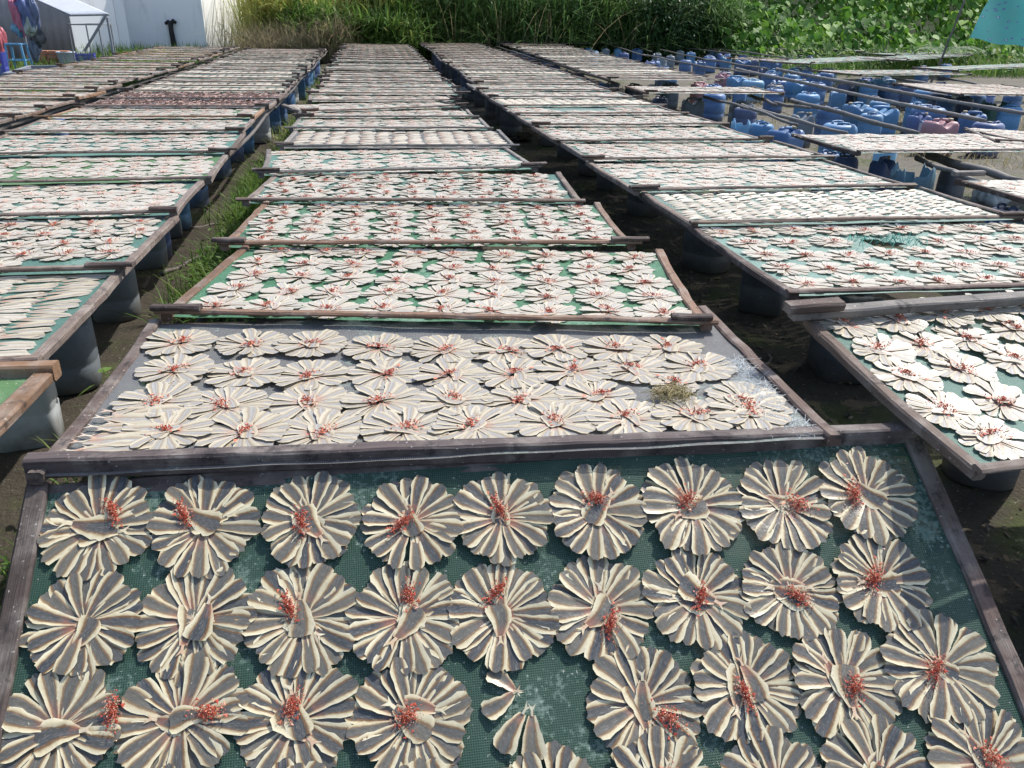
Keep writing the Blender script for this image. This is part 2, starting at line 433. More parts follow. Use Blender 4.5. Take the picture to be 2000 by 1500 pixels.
FISH_HI = [fishmesh(i, M_FISH, L=random.uniform(.098, .108), W=random.uniform(.0185, .0215), curl=.8) for i in range(14)]
FISH_CEN = [fishmesh(40 + i, M_FISH, L=random.uniform(.085, .10), W=random.uniform(.023, .029)) for i in range(6)]
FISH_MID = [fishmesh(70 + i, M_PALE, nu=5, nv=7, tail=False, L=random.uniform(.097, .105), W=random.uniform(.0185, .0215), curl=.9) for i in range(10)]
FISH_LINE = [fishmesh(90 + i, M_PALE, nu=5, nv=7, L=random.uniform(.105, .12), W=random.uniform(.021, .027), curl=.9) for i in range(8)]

def layout(rs, n, R):
    """angles, offsets and scales of the fish in a rosette; the last ones lie across the middle"""
    out = []; a0 = rs.uniform(0, 6.28)
    for k in range(n):
        a = a0 + 2 * PI * (k + rs.uniform(-.26, .26)) / n
        out.append((rs.uniform(.006, .016) * R / .1, a, rs.uniform(.91, 1.01) * (R * .93 / .1), -.0005 + .0020 * (k % 3) + rs.uniform(0, .0015), False))
    m = rs.choice([1, 2, 2]); c0 = rs.uniform(0, 6.28)
    for k in range(m):
        a = c0 + k * 2 * PI / m * rs.uniform(.75, 1.1) + rs.uniform(-.4, .4)
        out.append((-.040 * R / .1 + rs.uniform(-.01, .012), a, rs.uniform(.62, .82) * R / .1, .007 + .003 * k, True))
    return out
def fish_mats(rs, lay):
    for (off, a, s, z, c) in lay:
        d = Vector((math.cos(a), math.sin(a), 0))
        side = Vector((-d.y, d.x, 0)) * (rs.uniform(-.018, .018) if c else 0)
        M = Matrix.Translation(d * off + side + Vector((0, 0, z))) @ Matrix.Rotation(a + rs.uniform(-.08, .08), 4, 'Z')
        M = M @ Euler((rs.uniform(-.06, .06), rs.uniform(-.05, .03) - (.05 if not c else 0), 0)).to_matrix().to_4x4()
        yield M @ Matrix.Diagonal((s, s * rs.uniform(.88, 1.14) * (1.3 if c else 1), s * .55, 1)), c

def flakes(rs, n, r, el, z0=.016, size=.0034):
    V, Fc = [], []
    for k in range(n):
        q = abs(rs.gauss(0, .45)); a = rs.uniform(0, 6.28)
        c = Vector((math.cos(a) * q * r * el, math.sin(a) * q * r / el, z0 + rs.uniform(0, .006) * (1.2 - min(q, 1))))
        s = size * rs.uniform(.6, 1.5); e = Euler((rs.uniform(0, 3), rs.uniform(0, 3), rs.uniform(0, 6))).to_matrix()
        n0 = len(V)
        if k % 5 == 0:      # flat pieces pressed on the flesh
            c = Vector((c.x, c.y, z0 - .003 + .003 * rs.random())); s *= rs.uniform(1.4, 2.4); e = Euler((rs.uniform(-.2, .2), rs.uniform(-.2, .2), rs.uniform(0, 6))).to_matrix() @ Matrix.Diagonal((1, 1, .2))
        for p in ((1.3, 0, 0), (-.6, .7, 0), (-.6, -.7, 0), (0, 0, .6)): V.append(c + e @ (Vector(p) * s))
        Fc += [(n0, n0 + 1, n0 + 2), (n0, n0 + 1, n0 + 3), (n0 + 1, n0 + 2, n0 + 3), (n0 + 2, n0, n0 + 3)]
    return V, Fc
def flakemesh(seed, n, r, el, **kw):
    V, Fc = flakes(random.Random(seed), n, r, el, **kw); return mesh('chilli', V, Fc, M_CHILLI, smooth=False)
FLAKES = [flakemesh(i, random.randint(300, 460), random.uniform(.032, .050), random.uniform(1.05, 1.6), z0=.013, size=.0019) for i in range(6)]
FLAKES_LO = [flakemesh(20 + i, 80, .040, random.uniform(1, 1.5), size=.0029, z0=.011) for i in range(6)]

def merged_rosette(seed, nu, nv, n, R, chilli=0):
    rs = random.Random(seed); V, Fc, UV, mi = [], [], [], []
    for M, c in fish_mats(rs, layout(rs, n, R)):
        pv, pf, pu = petal(rs, nu, nv, L=.1, W=rs.uniform(.0195, .0225) * 16 / n * 1.05, tail=False, curl=.8)
        k = len(V); V += [M @ Vector(p) for p in pv]; Fc += [tuple(i + k for i in f) for f in pf]; UV += pu; mi += [0] * len(pf)
    return V, Fc, UV, mi
MERGED = []
for i in range(8):
    V, Fc, UV, mi = merged_rosette(200 + i, 4, 5, 19, .1)
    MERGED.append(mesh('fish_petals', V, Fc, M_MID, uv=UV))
# low templates for the far mass of rosettes (arrays)
LOW = []
for i in range(10):
    V, Fc, UV, mi = merged_rosette(300 + i, 3, 3, 15, .1)
    v = np.array([tuple(p) for p in V]); f = np.array(Fc); u = np.array(UV)
    rs = random.Random(i); n0 = len(v); q = []
    for k in range(16):      # chilli crumbs as small quads
        a = rs.uniform(0, 6.28); r = abs(rs.gauss(0, .021)); s = rs.uniform(.003, .006); b = rs.uniform(0, 3)
        for m in range(4): q.append((math.cos(a) * r + math.cos(b + m * PI / 2) * s, math.sin(a) * r + math.sin(b + m * PI / 2) * s, .022 + rs.uniform(0, .008)))
    qf = np.arange(64).reshape(16, 4) + n0
    LOW.append((np.vstack([v, np.array(q)]), np.vstack([f, qf]), np.vstack([u, np.full((64, 2), .5)]),
                np.concatenate([np.zeros(len(f), int), np.ones(16, int)])))
LINE_LOW = []
for i in range(8):
    V, Fc, UV = petal(random.Random(400 + i), 3, 4, L=.116, W=.021, tail=False, curl=1.6)
    LINE_LOW.append((np.array(V), np.array(Fc), np.array(UV), np.zeros(len(Fc), int)))
class Mass:
    def __init__(s): s.V, s.F, s.U, s.I, s.n = [], [], [], [], 0
    def add(s, tpl, M):
        v, f, u, i = tpl; A = np.array(M)
        s.V.append(v @ A[:3, :3].T + A[:3, 3]); s.F.append(f + s.n); s.U.append(u); s.I.append(i); s.n += len(v)
    def build(s, name, mats):
        return ob(name, mesh(name, np.vstack(s.V), np.vstack(s.F), mats, uv=np.vstack(s.U), midx=np.concatenate(s.I)))
ROS_MASS, LINE_MASS, SHRED_MASS = Mass(), Mass(), Mass()

# ---------------------------------------------------------------- trays
WOODS = {'grey': (.225, .172, .140), 'dark': (.145, .102, .085), 'brown': (.24, .145, .095), 'red': (.19, .085, .06), 'tan': (.33, .19, .105), 'pale': (.24, .22, .20)}
NETS = {'dark green': (.022, .085, .054), 'teal': (.115, .27, .21), 'pale teal': (.235, .385, .325), 'green': (.07, .24, .115), 'grey': (.19, .184, .185), 'leaf green': (.13, .28, .10)}
class Tray:
    def __init__(s, M, W, D, net='teal', wood='grey', content='ros', hi=False, sag=.010, ext=(.05, .05), blocks=(True, False), where='', near=None, words=None,
                 rail=.04, hole=None, far_rail=True, woods=None):
        s.M, s.W, s.D, s.net, s.content, s.sag, s.where = M, W, D, net, content, sag, where
        r = empty('drying_tray', M); s.root = r
        wn = {'grey': 'grey', 'dark': 'dark', 'brown': 'brown', 'red': 'reddish', 'tan': 'tan', 'pale': 'pale'}[wood]
        what = {'ros': 'fish rosettes', 'lines': 'fish laid in lines', 'shreds': 'brown fish shreds', 'empty': 'no fish'}[content]
        tag(r, words or f'{wn} tray, {net} netting, {what}, {where}', 'drying tray', 'fish drying trays')
        seg = 10 if hi else 3; j = .0016 if hi else .0025
        def wc():
            b = WOODS[wood]; k = random.uniform(.7, 1.3); h = random.uniform(-.012, .012); return (b[0] * k + h, b[1] * k, b[2] * k - h * .5)
        w2, h = W / 2, .034; side = -.003
        bow = random.uniform(-.012, .012)
        bar_ob('rail', (-w2 + rail / 2, .012, side), (-w2 + rail / 2, D - .005, side), rail, h, M_WOOD, r, wc(), segs=seg, jit=j, bow=(bow, random.uniform(-.012, .004)))
        bar_ob('rail', (w2 - rail / 2, .012, side), (w2 - rail / 2, D - .005, side), rail, h, M_WOOD, r, wc(), segs=seg, jit=j, bow=(bow, random.uniform(-.012, .004)))
        if far_rail: bar_ob('rail', (-w2 + rail, D - rail / 2, -.017), (w2 - rail, D - rail / 2, -.017), rail, .024, M_WOOD, r, wc(), segs=seg, jit=j)
        if near is None:
            bar_ob('rail', (-w2 - ext[0], rail / 2 - .012, .0215), (w2 + ext[1], rail / 2 - .012, .0215), rail * .9, .016, M_WOOD, r, wc(), segs=seg * 2, jit=j, bow=(0, random.uniform(-.004, .004)))
            for k, b in enumerate(blocks):
                if not b: continue
                x = (-w2 - ext[0] - random.uniform(0, .03)) if k == 0 else (w2 + ext[1] - random.uniform(.1, .17)); l = random.uniform(.13, .22)
                c = WOODS['dark']; q = random.uniform(.6, 1.3)
                bar_ob('end_block', (x, .0, .040), (x + l, random.uniform(-.010, .010), .040), .036, .019, M_WOOD, r, tuple(v * q for v in c), segs=2, jit=.002)
        # netting
        nx, ny = (40, 22) if hi else (12, 6)
        xs = np.linspace(-w2 + rail * .7, w2 - rail * .7, nx); ys = np.linspace(rail * .5, D - rail * .6, ny)
        V, Fc = [], []
        for a in xs:
            for b in ys: V.append((a, b, s.z(a, b)))
        for a in range(nx - 1):
            for b in range(ny - 1):
                if hole and hole((xs[a] + xs[a + 1]) / 2, (ys[b] + ys[b + 1]) / 2): continue
                Fc.append((a * ny + b, (a + 1) * ny + b, (a + 1) * ny + b + 1, a * ny + b + 1))
        c = NETS[net]; k = random.uniform(.85, 1.15)
        s.netob = ob('netting', mesh('netting', V, Fc, M_NET), r, None, tuple(v * k for v in c))
    def z(s, x, y):
        tx = min(1, max(0, x / s.W + .5)); ty = min(1, max(0, y / s.D))
        return -.002 - s.sag * math.sin(PI * tx) * math.sin(PI * ty) + .0018 * math.sin(x * 9 + y * 5) + .0012 * math.sin(x * 23 - y * 17)
    def at(s, x, y, dz=.002): return s.M @ Vector((x, y, s.z(x, y) + dz))
    def local(s, x, y):
        """pixel of the photograph -> place on this tray"""
        r = ray(x, y); n = (s.M.to_3x3() @ Vector((0, 0, 1))); p0 = s.M.translation
        P = CAM + r * ((p0 - CAM).dot(n) / r.dot(n)); q = s.M.inverted() @ P; return q.x, q.y

def place_from(nl, nr, D, z=ZT, tilt=.012):
    """frame of a tray from its two near corners; the far edge lies a little lower, under its neighbour"""
    L, R = gp(*nl, z), gp(*nr, z); return frame(L, R, D, tilt)
def frame(L, R, D, tilt=.012):
    X = (R - L); Wd = X.length; X.normalize(); Z = Vector((0, 0, 1)); Y = Z.cross(X).normalized(); Y = (Y * math.cos(tilt) - Vector((0, 0, 1)) * math.sin(tilt)).normalized()
    Z = X.cross(Y); R3 = Matrix((X, Y, Z)).transposed().to_4x4()
    return Matrix.Translation((L + R) / 2) @ R3, Wd

NROS = [0]; LIMIT = 300
def rosette(tr, x, y, R, kind, label, chilli=(0, 0), rs=None, spin=None):
    """a rosette of dried fish lying on tray tr; kind: 'hi' / 'mid' (every fish a part) or 'low' (fish in one mesh)"""
    rs = rs or random
    NROS[0] += 1
    spin = rs.uniform(0, 6.28) if spin is None else spin
    M = tr.M @ Matrix.Translation((x, y, tr.z(x, y) + .001))
    r = empty('fish_rosette', M); tag(r, label, 'dried fish', 'rosettes of dried fish')
    if kind == 'low':
        ob('fish_petals', rs.choice(MERGED), r, Matrix.Rotation(spin, 4, 'Z') @ Matrix.Diagonal((R / .1, R / .1, 1, 1)))
    else:
        for FM, c in fish_mats(rs, layout(rs, rs.choice([22, 23, 24]) if kind == 'hi' else rs.choice([19, 20, 21]), R)):
            me = rs.choice(FISH_MID if kind == 'mid' else (FISH_CEN if c else FISH_HI))
            ob('fish', me, r, FM)
    if chilli is not None:
        fl = rs.choice(FLAKES if kind == 'hi' else FLAKES_LO)
        ob('chilli', fl, r, Matrix.Translation((chilli[0], chilli[1], .004)) @ Matrix.Rotation(rs.uniform(0, 6.28), 4, 'Z'))
    return r
def grid(tr, nx, ny, mx=.06, my=.035, jit=.012, skip=None, aligned=False):
    W, D = tr.W - 2 * mx, tr.D - 2 * my; out = []
    for j in range(ny):
        sh = random.uniform(-.03, .03) + (.022 if j % 2 else -.022)
        if aligned: sh = random.uniform(-.012, .012)
        for i in range(nx):
            x = -W / 2 + W * (i + .5) / nx + sh + random.gauss(0, jit); y = my + D * (j + .5) / ny + random.gauss(0, jit)
            if skip and skip(x, y): continue
            out.append((x, y, i, j))
    return out
def fill_mass(tr, nx=9, ny=5, R=.1, skip=None, lowdet=None):
    for (x, y, i, j) in grid(tr, nx, ny, skip=skip):
        M = tr.M @ Matrix.Translation((x, y, tr.z(x, y) + .002)) @ Matrix.Rotation(random.uniform(0, 6.28), 4, 'Z') @ Matrix.Diagonal((R / .1 * random.uniform(1.0, 1.2),) * 2 + (.42, 1))
        ROS_MASS.add(random.choice(LOW), M)
def lines(tr, ncol=17, nrow=22, flip=1):
    """places of single fish laid crosswise in lines that run away from the near rail"""
    W, D = tr.W - .12, tr.D - .10; cw = W / ncol
    for i in range(ncol):
        for j in range(nrow):
            x = -W / 2 + cw * (i + .08) + random.gauss(0, .008); y = .05 + D * (j + .5) / nrow + random.gauss(0, .007)
            yield i, j, tr.M @ Matrix.Translation((x, y, tr.z(x, y) + .003)) @ Matrix.Rotation(random.gauss(.08, .16), 4, 'Z') @ Matrix.Diagonal((cw / .112 * random.uniform(.82, 1.0), random.uniform(.7, 1.0), 1.0, 1))
def fill_lines(tr, ncol=17, nrow=22):
    for i, j, M in lines(tr, ncol, nrow): LINE_MASS.add(random.choice(LINE_LOW), M)
def fill_shreds(tr):
    v, f, u, m = LINE_LOW[0]
    for k in range(950):
        x = random.uniform(-tr.W / 2 + .07, tr.W / 2 - .07); y = random.uniform(.05, tr.D - .05)
        SHRED_MASS.add(random.choice(LINE_LOW), tr.M @ Matrix.Translation((x, y, tr.z(x, y) + .004 + random.uniform(0, .012))) @ Matrix.Rotation(random.uniform(0, 6.28), 4, 'Z') @ Matrix.Diagonal((.55, .5, 1.2, 1)))

# --- the front tray, leaning from the ground up to the middle row
d1 = (RW @ Vector(((534 - CX) / F, -(-1810 - CY) / F, -1))).normalized()
ra, rb = ray(92, 939), ray(1766, 873)
d2 = (RW @ Vector(((14100 - CX) / F, -(460 - CY) / F, -1))).normalized()
d2 = (d2 - d1 * d2.dot(d1) * .5).normalized(); d1 = (d1 - d2 * d1.dot(d2)).normalized()
if d2.x < 0: d2 = -d2
# left = CAM + ra*s ; right = CAM + rb*t ; right-left = W*d2
WI = 2.25
A = np.array([[rb.x, -ra.x], [rb.y, -ra.y], [rb.z, -ra.z]]); tt = np.linalg.lstsq(A, np.array(d2) * WI, rcond=None)[0]
PL, PR = CAM + ra * tt[1], CAM + rb * tt[0]
T1D = 1.12
d3 = d2.cross(d1).normalized()
mid = (PL + PR) / 2
T1M = Matrix.Translation(mid - d1 * (T1D - .0)) @ Matrix((d2, d1, d3)).transposed().to_4x4()
T1 = Tray(T1M, WI + .10, T1D + .03, 'dark green', 'dark', hi=True, sag=.02, near=0, rail=.052, words='dark tray with dark green netting leaning from the ground, nearest the camera')
bar_ob('rail', (-WI / 2, .03, .0), (WI / 2, .03, .0), .05, .042, M_WOOD, T1.root, WOODS['dark'], segs=14, jit=.001)
T1ROWS = [[(193, 1030), (397, 1028), (607, 1015), (805, 1018), (980, 1008), (1168, 998), (1352, 988), (1530, 985), (1692, 968)],
          [(163, 1218), (378, 1210), (592, 1205), (790, 1203), (980, 1197), (1175, 1185), (1365, 1165), (1545, 1150), (1722, 1135)],
          [(112, 1425), (352, 1405), (577, 1402), (805, 1402), (1258, 1372), (1458, 1340), (1650, 1332), (1840, 1305)],
          [(70, 1665), (310, 1640), (560, 1640), (820, 1625), (1083, 1600), (1300, 1555), (1520, 1545), (1718, 1522), (1925, 1492)]]
T1CH = [[(222, 1002), (360, 1005), (590, 1022), (785, 1022), (975, 992), (1165, 975), (1340, 978), (1558, 985), (1665, 968)],
        [None, None, (565, 1185), (798, 1160), (970, 1152), (1195, 1215), (1368, 1165), (1558, 1165), (1705, 1130)],
        [(222, 1390), (405, 1392), (570, 1378), (795, 1398), (1308, 1400), (1455, 1355), (1668, 1342), (1825, 1308)],
        [(70, 1665), (310, 1640), (560, 1640), (820, 1625), (1083, 1600), (1305, 1530), (1520, 1545), (1730, 1530), (1935, 1482)]]
rs1 = random.Random(5)
for j, (row, ch) in enumerate(zip(T1ROWS, T1CH)):
    for i, (p, c) in enumerate(zip(row, ch)):
        x, y = T1.local(*p)
        if c: cx_, cy_ = T1.local(*c); cc = (cx_ - x, cy_ - y)
        lab = f'striped fish rosette, {ORD[i + 1]} from left, {ORD[j + 1]} row down, leaning front tray' if c else \
              f'striped fish rosette without chilli, {ORD[i + 1]} from left on the leaning front tray'
        R = .127 if j < 2 else .132
        if i == 0 and j == 2: R = .125
        if j == 3 and not inframe(T1.at(x, y), 150): continue
        R *= rs1.uniform(.95, 1.05)
        rosette(T1, x, y, R, 'hi', lab, cc if c else None, rs1)
NFISH = [0]
def single_fish(tr, x, y, ang, s, me, label, dz=.004, group='single dried fish'):
    NFISH[0] += 1
    M = tr.M @ Matrix.Translation((x, y, tr.z(x, y) + dz)) @ Matrix.Rotation(ang, 4, 'Z') @ Matrix.Diagonal((s, s, 1, 1))
    return tag(ob('dried_fish', me, None, M), label, 'dried fish', group)
LOOSE = [fishmesh(150 + i, M_FISH, L=.098, W=.030, curl=.9) for i in range(4)]
for k, (p, q, lab) in enumerate([((1006, 1346), (955, 1308), 'striped loose fish, topmost of four in the gap of the leaning front tray'), ((1004, 1352), (945, 1392), 'striped loose fish pointing down left in the gap of the leaning tray'),
                    ((1022, 1392), (980, 1468), 'striped loose fish, lower left of four in the gap of the leaning tray'), ((1040, 1396), (1047, 1484), 'striped loose fish, lower right of four in the gap of the leaning tray')]):
    x, y = T1.local(*p); x2, y2 = T1.local(*q); single_fish(T1, x, y, math.atan2(y2 - y, x2 - x), math.hypot(x2 - x, y2 - y) / .098, LOOSE[k], lab, .004 + .002 * k)

# --- the second tray of the middle row, grey netting
d = CAM
bl0, bl1 = CAM + ray(53, 941) * (tt[1] * 1.0), CAM + ray(1787, 873) * (tt[0] * 1.0)
T2M, T2W = frame(Vector((-.865, 1.80, .572)), Vector((1.205, 1.735, .572)), 1.0, .0)
T2 = Tray(T2M, T2W, 1.075, 'grey', 'dark', hi=True, near=0, sag=.012, words='grey netted tray with pale rosettes, right behind the leaning front tray in middle row')
# its near board, lying over the leaning tray's far edge
q0, q1 = bl0 + Vector((0, .024, .030)), bl1 + Vector((0, .024, .030))
Mi = T2M.inverted()
bar_ob('front_board', Mi @ q0, Mi @ q1, .045, .056, M_WOOD, T2.root, (.135, .105, .10), segs=24, jit=.0012, bow=(0, -.004))
T2ROWS = [[(350, 672), (490, 672), (607, 672), (740, 678), (870, 680), (985, 680), (1090, 680), (1205, 682), (1305, 680)],
          [(342, 725), (480, 728), (608, 730), (752, 725), (880, 728), (1003, 728), (1120, 722), (1240, 720), (1365, 717)],
          [(308, 785), (445, 790), (605, 783), (745, 780), (885, 782), (1025, 777), (1165, 772), (1318, 752), (1455, 783)],
          [(325, 843), (475, 845), (625, 846), (790, 842), (930, 837), (1090, 840), (1235, 830), (1365, 827), (1475, 820)],
          [(210, 905), (370, 905), (545, 902), (690, 898), (850, 900), (1010, 898), (1170, 893), (1330, 885), (1470, 880)]]
rs2 = random.Random(6)
for j, row in enumerate(T2ROWS):
    for i, p in enumerate(row):
        x, y = T2.local(*p)
        by = (Mi @ q0).y + ((Mi @ q1).y - (Mi @ q0).y) * (x + T2W / 2) / T2W
        if j == 4 and y < by + .055: continue
        y = max(y, by + .125)
        if j == 2 and i == 7: R = .075
        else: R = .120
        rosette(T2, x, y, R, 'mid', f'pale fish rosette, {ORD[i + 1]} from left in {ORD[j + 1]} row down the grey netted tray',
                (rs2.uniform(-.018, .018), rs2.uniform(-.015, .02)), rs2)
for k in range(11):
    x, y = T2.local(228 + (k % 2) * 30 - k * 7, 805 + k * 8)
    single_fish(T2, x - .01, y, random.gauss(0, .12), 1.25, random.choice(FISH_LINE), f'pale single fish, {ORD[k + 1]} down the loose stack at left of the grey netted tray', .004 + (k % 3) * .003)

# --- middle row
MID = [((312, 620), (1392, 640)), ((428, 484), (1242, 482)), ((472, 397), (1140, 399)), ((505, 343), (1052, 331)), ((545, 290), (1010, 289)), ((564, 254), (962, 254)),
       ((577, 231), (932, 231)), ((592, 221), (910, 209)), ((603, 199), (896, 198))]
midY = [186, 174, 161, 153, 145, 138.5, 131, 115, 107.5, 100, 93.5, 88]
mid_net = ['green', 'green', 'teal', 'teal', 'grey', 'teal', 'green', 'teal', 'teal'] + ['teal', 'pale teal', 'teal', 'pale teal', 'teal', 'pale teal', 'teal', 'pale teal', 'teal', 'pale teal', 'pale teal', 'pale teal']
mid_wood = ['brown', 'brown', 'grey', 'pale', 'pale', 'pale', 'pale', 'grey', 'grey'] + ['grey'] * 12
mid_con = ['ros'] * 4 + ['lines'] + ['ros'] * 17
places = [(gp(*a, ZT + .01), gp(*b, ZT + .01)) for a, b in MID]
for k, yy in enumerate(midY):
    c = gp(745, yy, ZT + .01); yw = random.gauss(0, .012); x0 = .16 + random.gauss(0, .025)
    h = Vector((math.cos(yw), math.sin(yw), 0)) * .985
    if k == 7: h = Vector((math.cos(-.06), math.sin(-.06), 0)) * .985
    m = Vector((x0, c.y, ZT + .01 + random.gauss(0, .006))); places.append((m - h, m + h))
def refill(pl):
    out = [pl[0]]
    for q in pl[1:]:
        p = out[-1]; m0, m1 = (p[0] + p[1]) / 2, (q[0] + q[1]) / 2
        if (m1 - m0).length > 1.32: out.append(((p[0] + q[0]) / 2, (p[1] + q[1]) / 2))
        out.append(q)
    return out
def depth(pl, i, last=.95):
    if i + 1 >= len(pl): return last
    a = (pl[i][0] + pl[i][1]) / 2; b = (pl[i + 1][0] + pl[i + 1][1]) / 2
    return max(.5, min(1.35, (b - a).length + .045))
MIDT = []
places = places[:9] + refill(places[8:])[1:]
mid_net += ['pale teal'] * 9; mid_wood += ['grey'] * 9; mid_con += ['ros'] * 9
for i, (a, b) in enumerate(places):
    D = depth(places, i); M, Wd = frame(a, b, D)
    t = Tray(M, Wd, D, mid_net[i], mid_wood[i], mid_con[i], hi=i < 3, ext=(random.uniform(.0, .04), random.uniform(0, .03)),
             blocks=(random.random() < .75 or i == 0, random.random() < .5 or i == 0), where=f'{ORD[i + 3]} from camera in middle row')
    MIDT.append(t)
# --- right row
Rn = [((1628, 575 + 6), (2130, 570 + 6)), ]
R1L, R1F = gp(1908, 934, ZT), gp(1568, 625, ZT + .12)
yv = (R1F - R1L); R1D = yv.length; R1T = math.asin(yv.z / R1D); yv.z = 0; yv.normalize(); xv = Vector((yv.y, -yv.x, 0))
R1M, R1W = frame(R1L, R1L + xv * 1.98, R1D, -R1T)
R1 = Tray(R1M, R1W, R1D, 'teal', 'grey', 'ros', hi=True, near=None, ext=(.0, .0), blocks=(False, False), words='grey tray with teal netting at right edge, nearest in the right row', sag=.02, far_rail=False)
_fl, _fr = R1.root.matrix_basis.inverted() @ gp(1560, 607, ZT + .045), R1.root.matrix_basis.inverted() @ gp(2010, 572, ZT + .045)
bar_ob('rail', (-R1W / 2 - .06, R1D - .02, .036), (R1W / 2, R1D - .02, .036), .05, .034, M_WOOD, R1.root, WOODS['pale'], segs=16, jit=.0015)
bar_ob('end_block', (-R1W / 2 - .10, R1D - .035, .07), (-R1W / 2 + .10, R1D - .03, .07), .05, .03, M_WOOD, R1.root, WOODS['dark'], segs=2, jit=.002)
r1px = [[(1652, 633), (1750, 624), (1841, 613), (1923, 605), (2003, 596)], [(1723, 687), (1809, 673), (1890, 657), (1984, 641)], [(1771, 735), (1881, 718), (1982, 696)],
        [(1841, 799), (1956, 781)], [(1940, 855)]]
rs3 = random.Random(8)
used = []
for j, row in enumerate(r1px):
    for i, p in enumerate(row):
        x, y = R1.local(*p); used.append((x, y))
        rosette(R1, x, y, .100, 'mid', f'pale fish rosette, {ORD[i + 1]} from left in {ORD[j + 1]} row down the right edge tray', (rs3.uniform(-.015, .015), rs3.uniform(-.015, .015)), rs3)
for (x, y, i, j) in grid(R1, 9, 5):
    if min((x - a) ** 2 + (y - b) ** 2 for a, b in used) > .195 ** 2 and not inframe(R1.at(x, y), 0): 
        ROS_MASS.add(random.choice(LOW), R1.M @ Matrix.Translation((x, y, R1.z(x, y) + .002)))
Rpx = [(1545, 580), (1352, 443), (1240, 377), (1150, 316), (1086, 279), (1046, 248), (1010, 225), (985, 209), (956, 192), (931, 177)]
RpY = [163, 154, 146, 138, 130, 121, 112, 105, 98, 92, 86.5]
rpl = []
for k, p in enumerate(Rpx):
    a = gp(*p, ZT + .01); yw = [-.015, -.005, .02, .02, .015, .04, .04, .05, .0, .01][k]
    rpl.append((a, a + Vector((math.cos(yw), math.sin(yw), 0)) * random.uniform(1.94, 2.02)))
for yy in RpY:
    c = gp(900, yy, ZT + .01); a = Vector((1.56 + random.gauss(0, .03), c.y, ZT + .01)); yw = random.gauss(.02, .012)
    rpl.append((a, a + Vector((math.cos(yw), math.sin(yw), 0)) * 1.97))
r_net = ['pale teal', 'pale teal', 'pale teal', 'teal', 'teal', 'teal', 'pale teal', 'pale teal', 'pale teal'] + ['pale teal', 'teal'] * 7
r_con = ['ros', 'lines', 'ros', 'ros', 'ros', 'ros', 'ros', 'lines', 'ros', 'ros', 'ros', 'ros', 'lines', 'ros', 'ros', 'ros', 'lines', 'ros', 'ros', 'ros', 'ros']
RT = []
rpl = rpl[:9] + refill(rpl[8:])[1:]; r_net += ['pale teal'] * 9; r_con += ['ros'] * 9
hx, hy = None, None
for i, (a, b) in enumerate(rpl):
    D = depth(rpl, i); M, Wd = frame(a, b, D)
    hole = None
    if i == 0:
        Q = M.inverted() @ gp(1728, 474, ZT); hx, hy = Q.x, Q.y
        hole = lambda x, y: abs(x - hx) + .4 * abs(y - hy - .3 * (x - hx)) < .11 and abs(y - hy + .45 * (x - hx)) < .075
    t = Tray(M, Wd, D, r_net[i], 'grey' if i else 'dark', r_con[i], hi=i == 0, ext=(random.uniform(.0, .04), random.uniform(0, .03)), blocks=(random.random() < .6, random.random() < .5),
             where=f'{ORD[i + 2]} from camera in right row' if i else 'torn, second from camera in right row', hole=hole)
    RT.append(t)
# torn threads round the hole
def strands(name, M, pts, mat, r, parent):
    V, Fc = [], []
    for k in pts:
        v, f = tube(k, r, 4, False); n = len(V); V += v; Fc += [tuple(i + n for i in q) for q in f]
    return ob(name, mesh(name, V, Fc, mat), parent, M)
fr_ = []
for k in range(46):
    x, y = hx + random.gauss(0, .10), hy + random.gauss(-.01, .04); a = random.uniform(0, 6.28); l = random.uniform(.02, .09)
    fr_.append([(x, y, .0), (x + math.cos(a) * l * .5, y + math.sin(a) * l * .4, random.uniform(.01, .05)), (x + math.cos(a) * l, y + math.sin(a) * l, random.uniform(0, .03))])
strands('torn_threads', None, fr_, M_TEALTHREAD, .0014, RT[0].root)
fr_ = []
for k in range(330):      # frayed net edge at the right rail of the grey tray
    y = random.uniform(.02, .55) ** 1.0; x = T2.W / 2 - .06 - random.uniform(0, .10) * (1 - y); a = random.gauss(1.9, .7); l = random.uniform(.02, .085); q = random.gauss(0, .5)
    fr_.append([(x, y, .002), (x + math.cos(a) * l * .5, y + math.sin(a) * l * .5, random.uniform(.003, .014)), (x + math.cos(a + q) * l, y + math.sin(a + q) * l, random.uniform(.0, .010))])
strands('frayed_threads', None, fr_, M_THREAD, .00045, T2.root)
def hair(M, n, sx, sy, lmin, lmax, mat, r, parent, name='loose_strands'):
    P = []
    for k in range(n):
        x, y = random.uniform(-sx, sx), random.uniform(-sy, sy); a = random.uniform(0, 6.28); l = random.uniform(lmin, lmax); b = a + random.gauss(0, .9)
        P.append([(x, y, random.uniform(.005, .02)), (x + math.cos(a) * l * .5, y + math.sin(a) * l * .5, random.uniform(.01, .04)), (x + math.cos(b) * l, y + math.sin(b) * l, random.uniform(0, .03))])
    return strands(name, M, P, mat, r, parent)

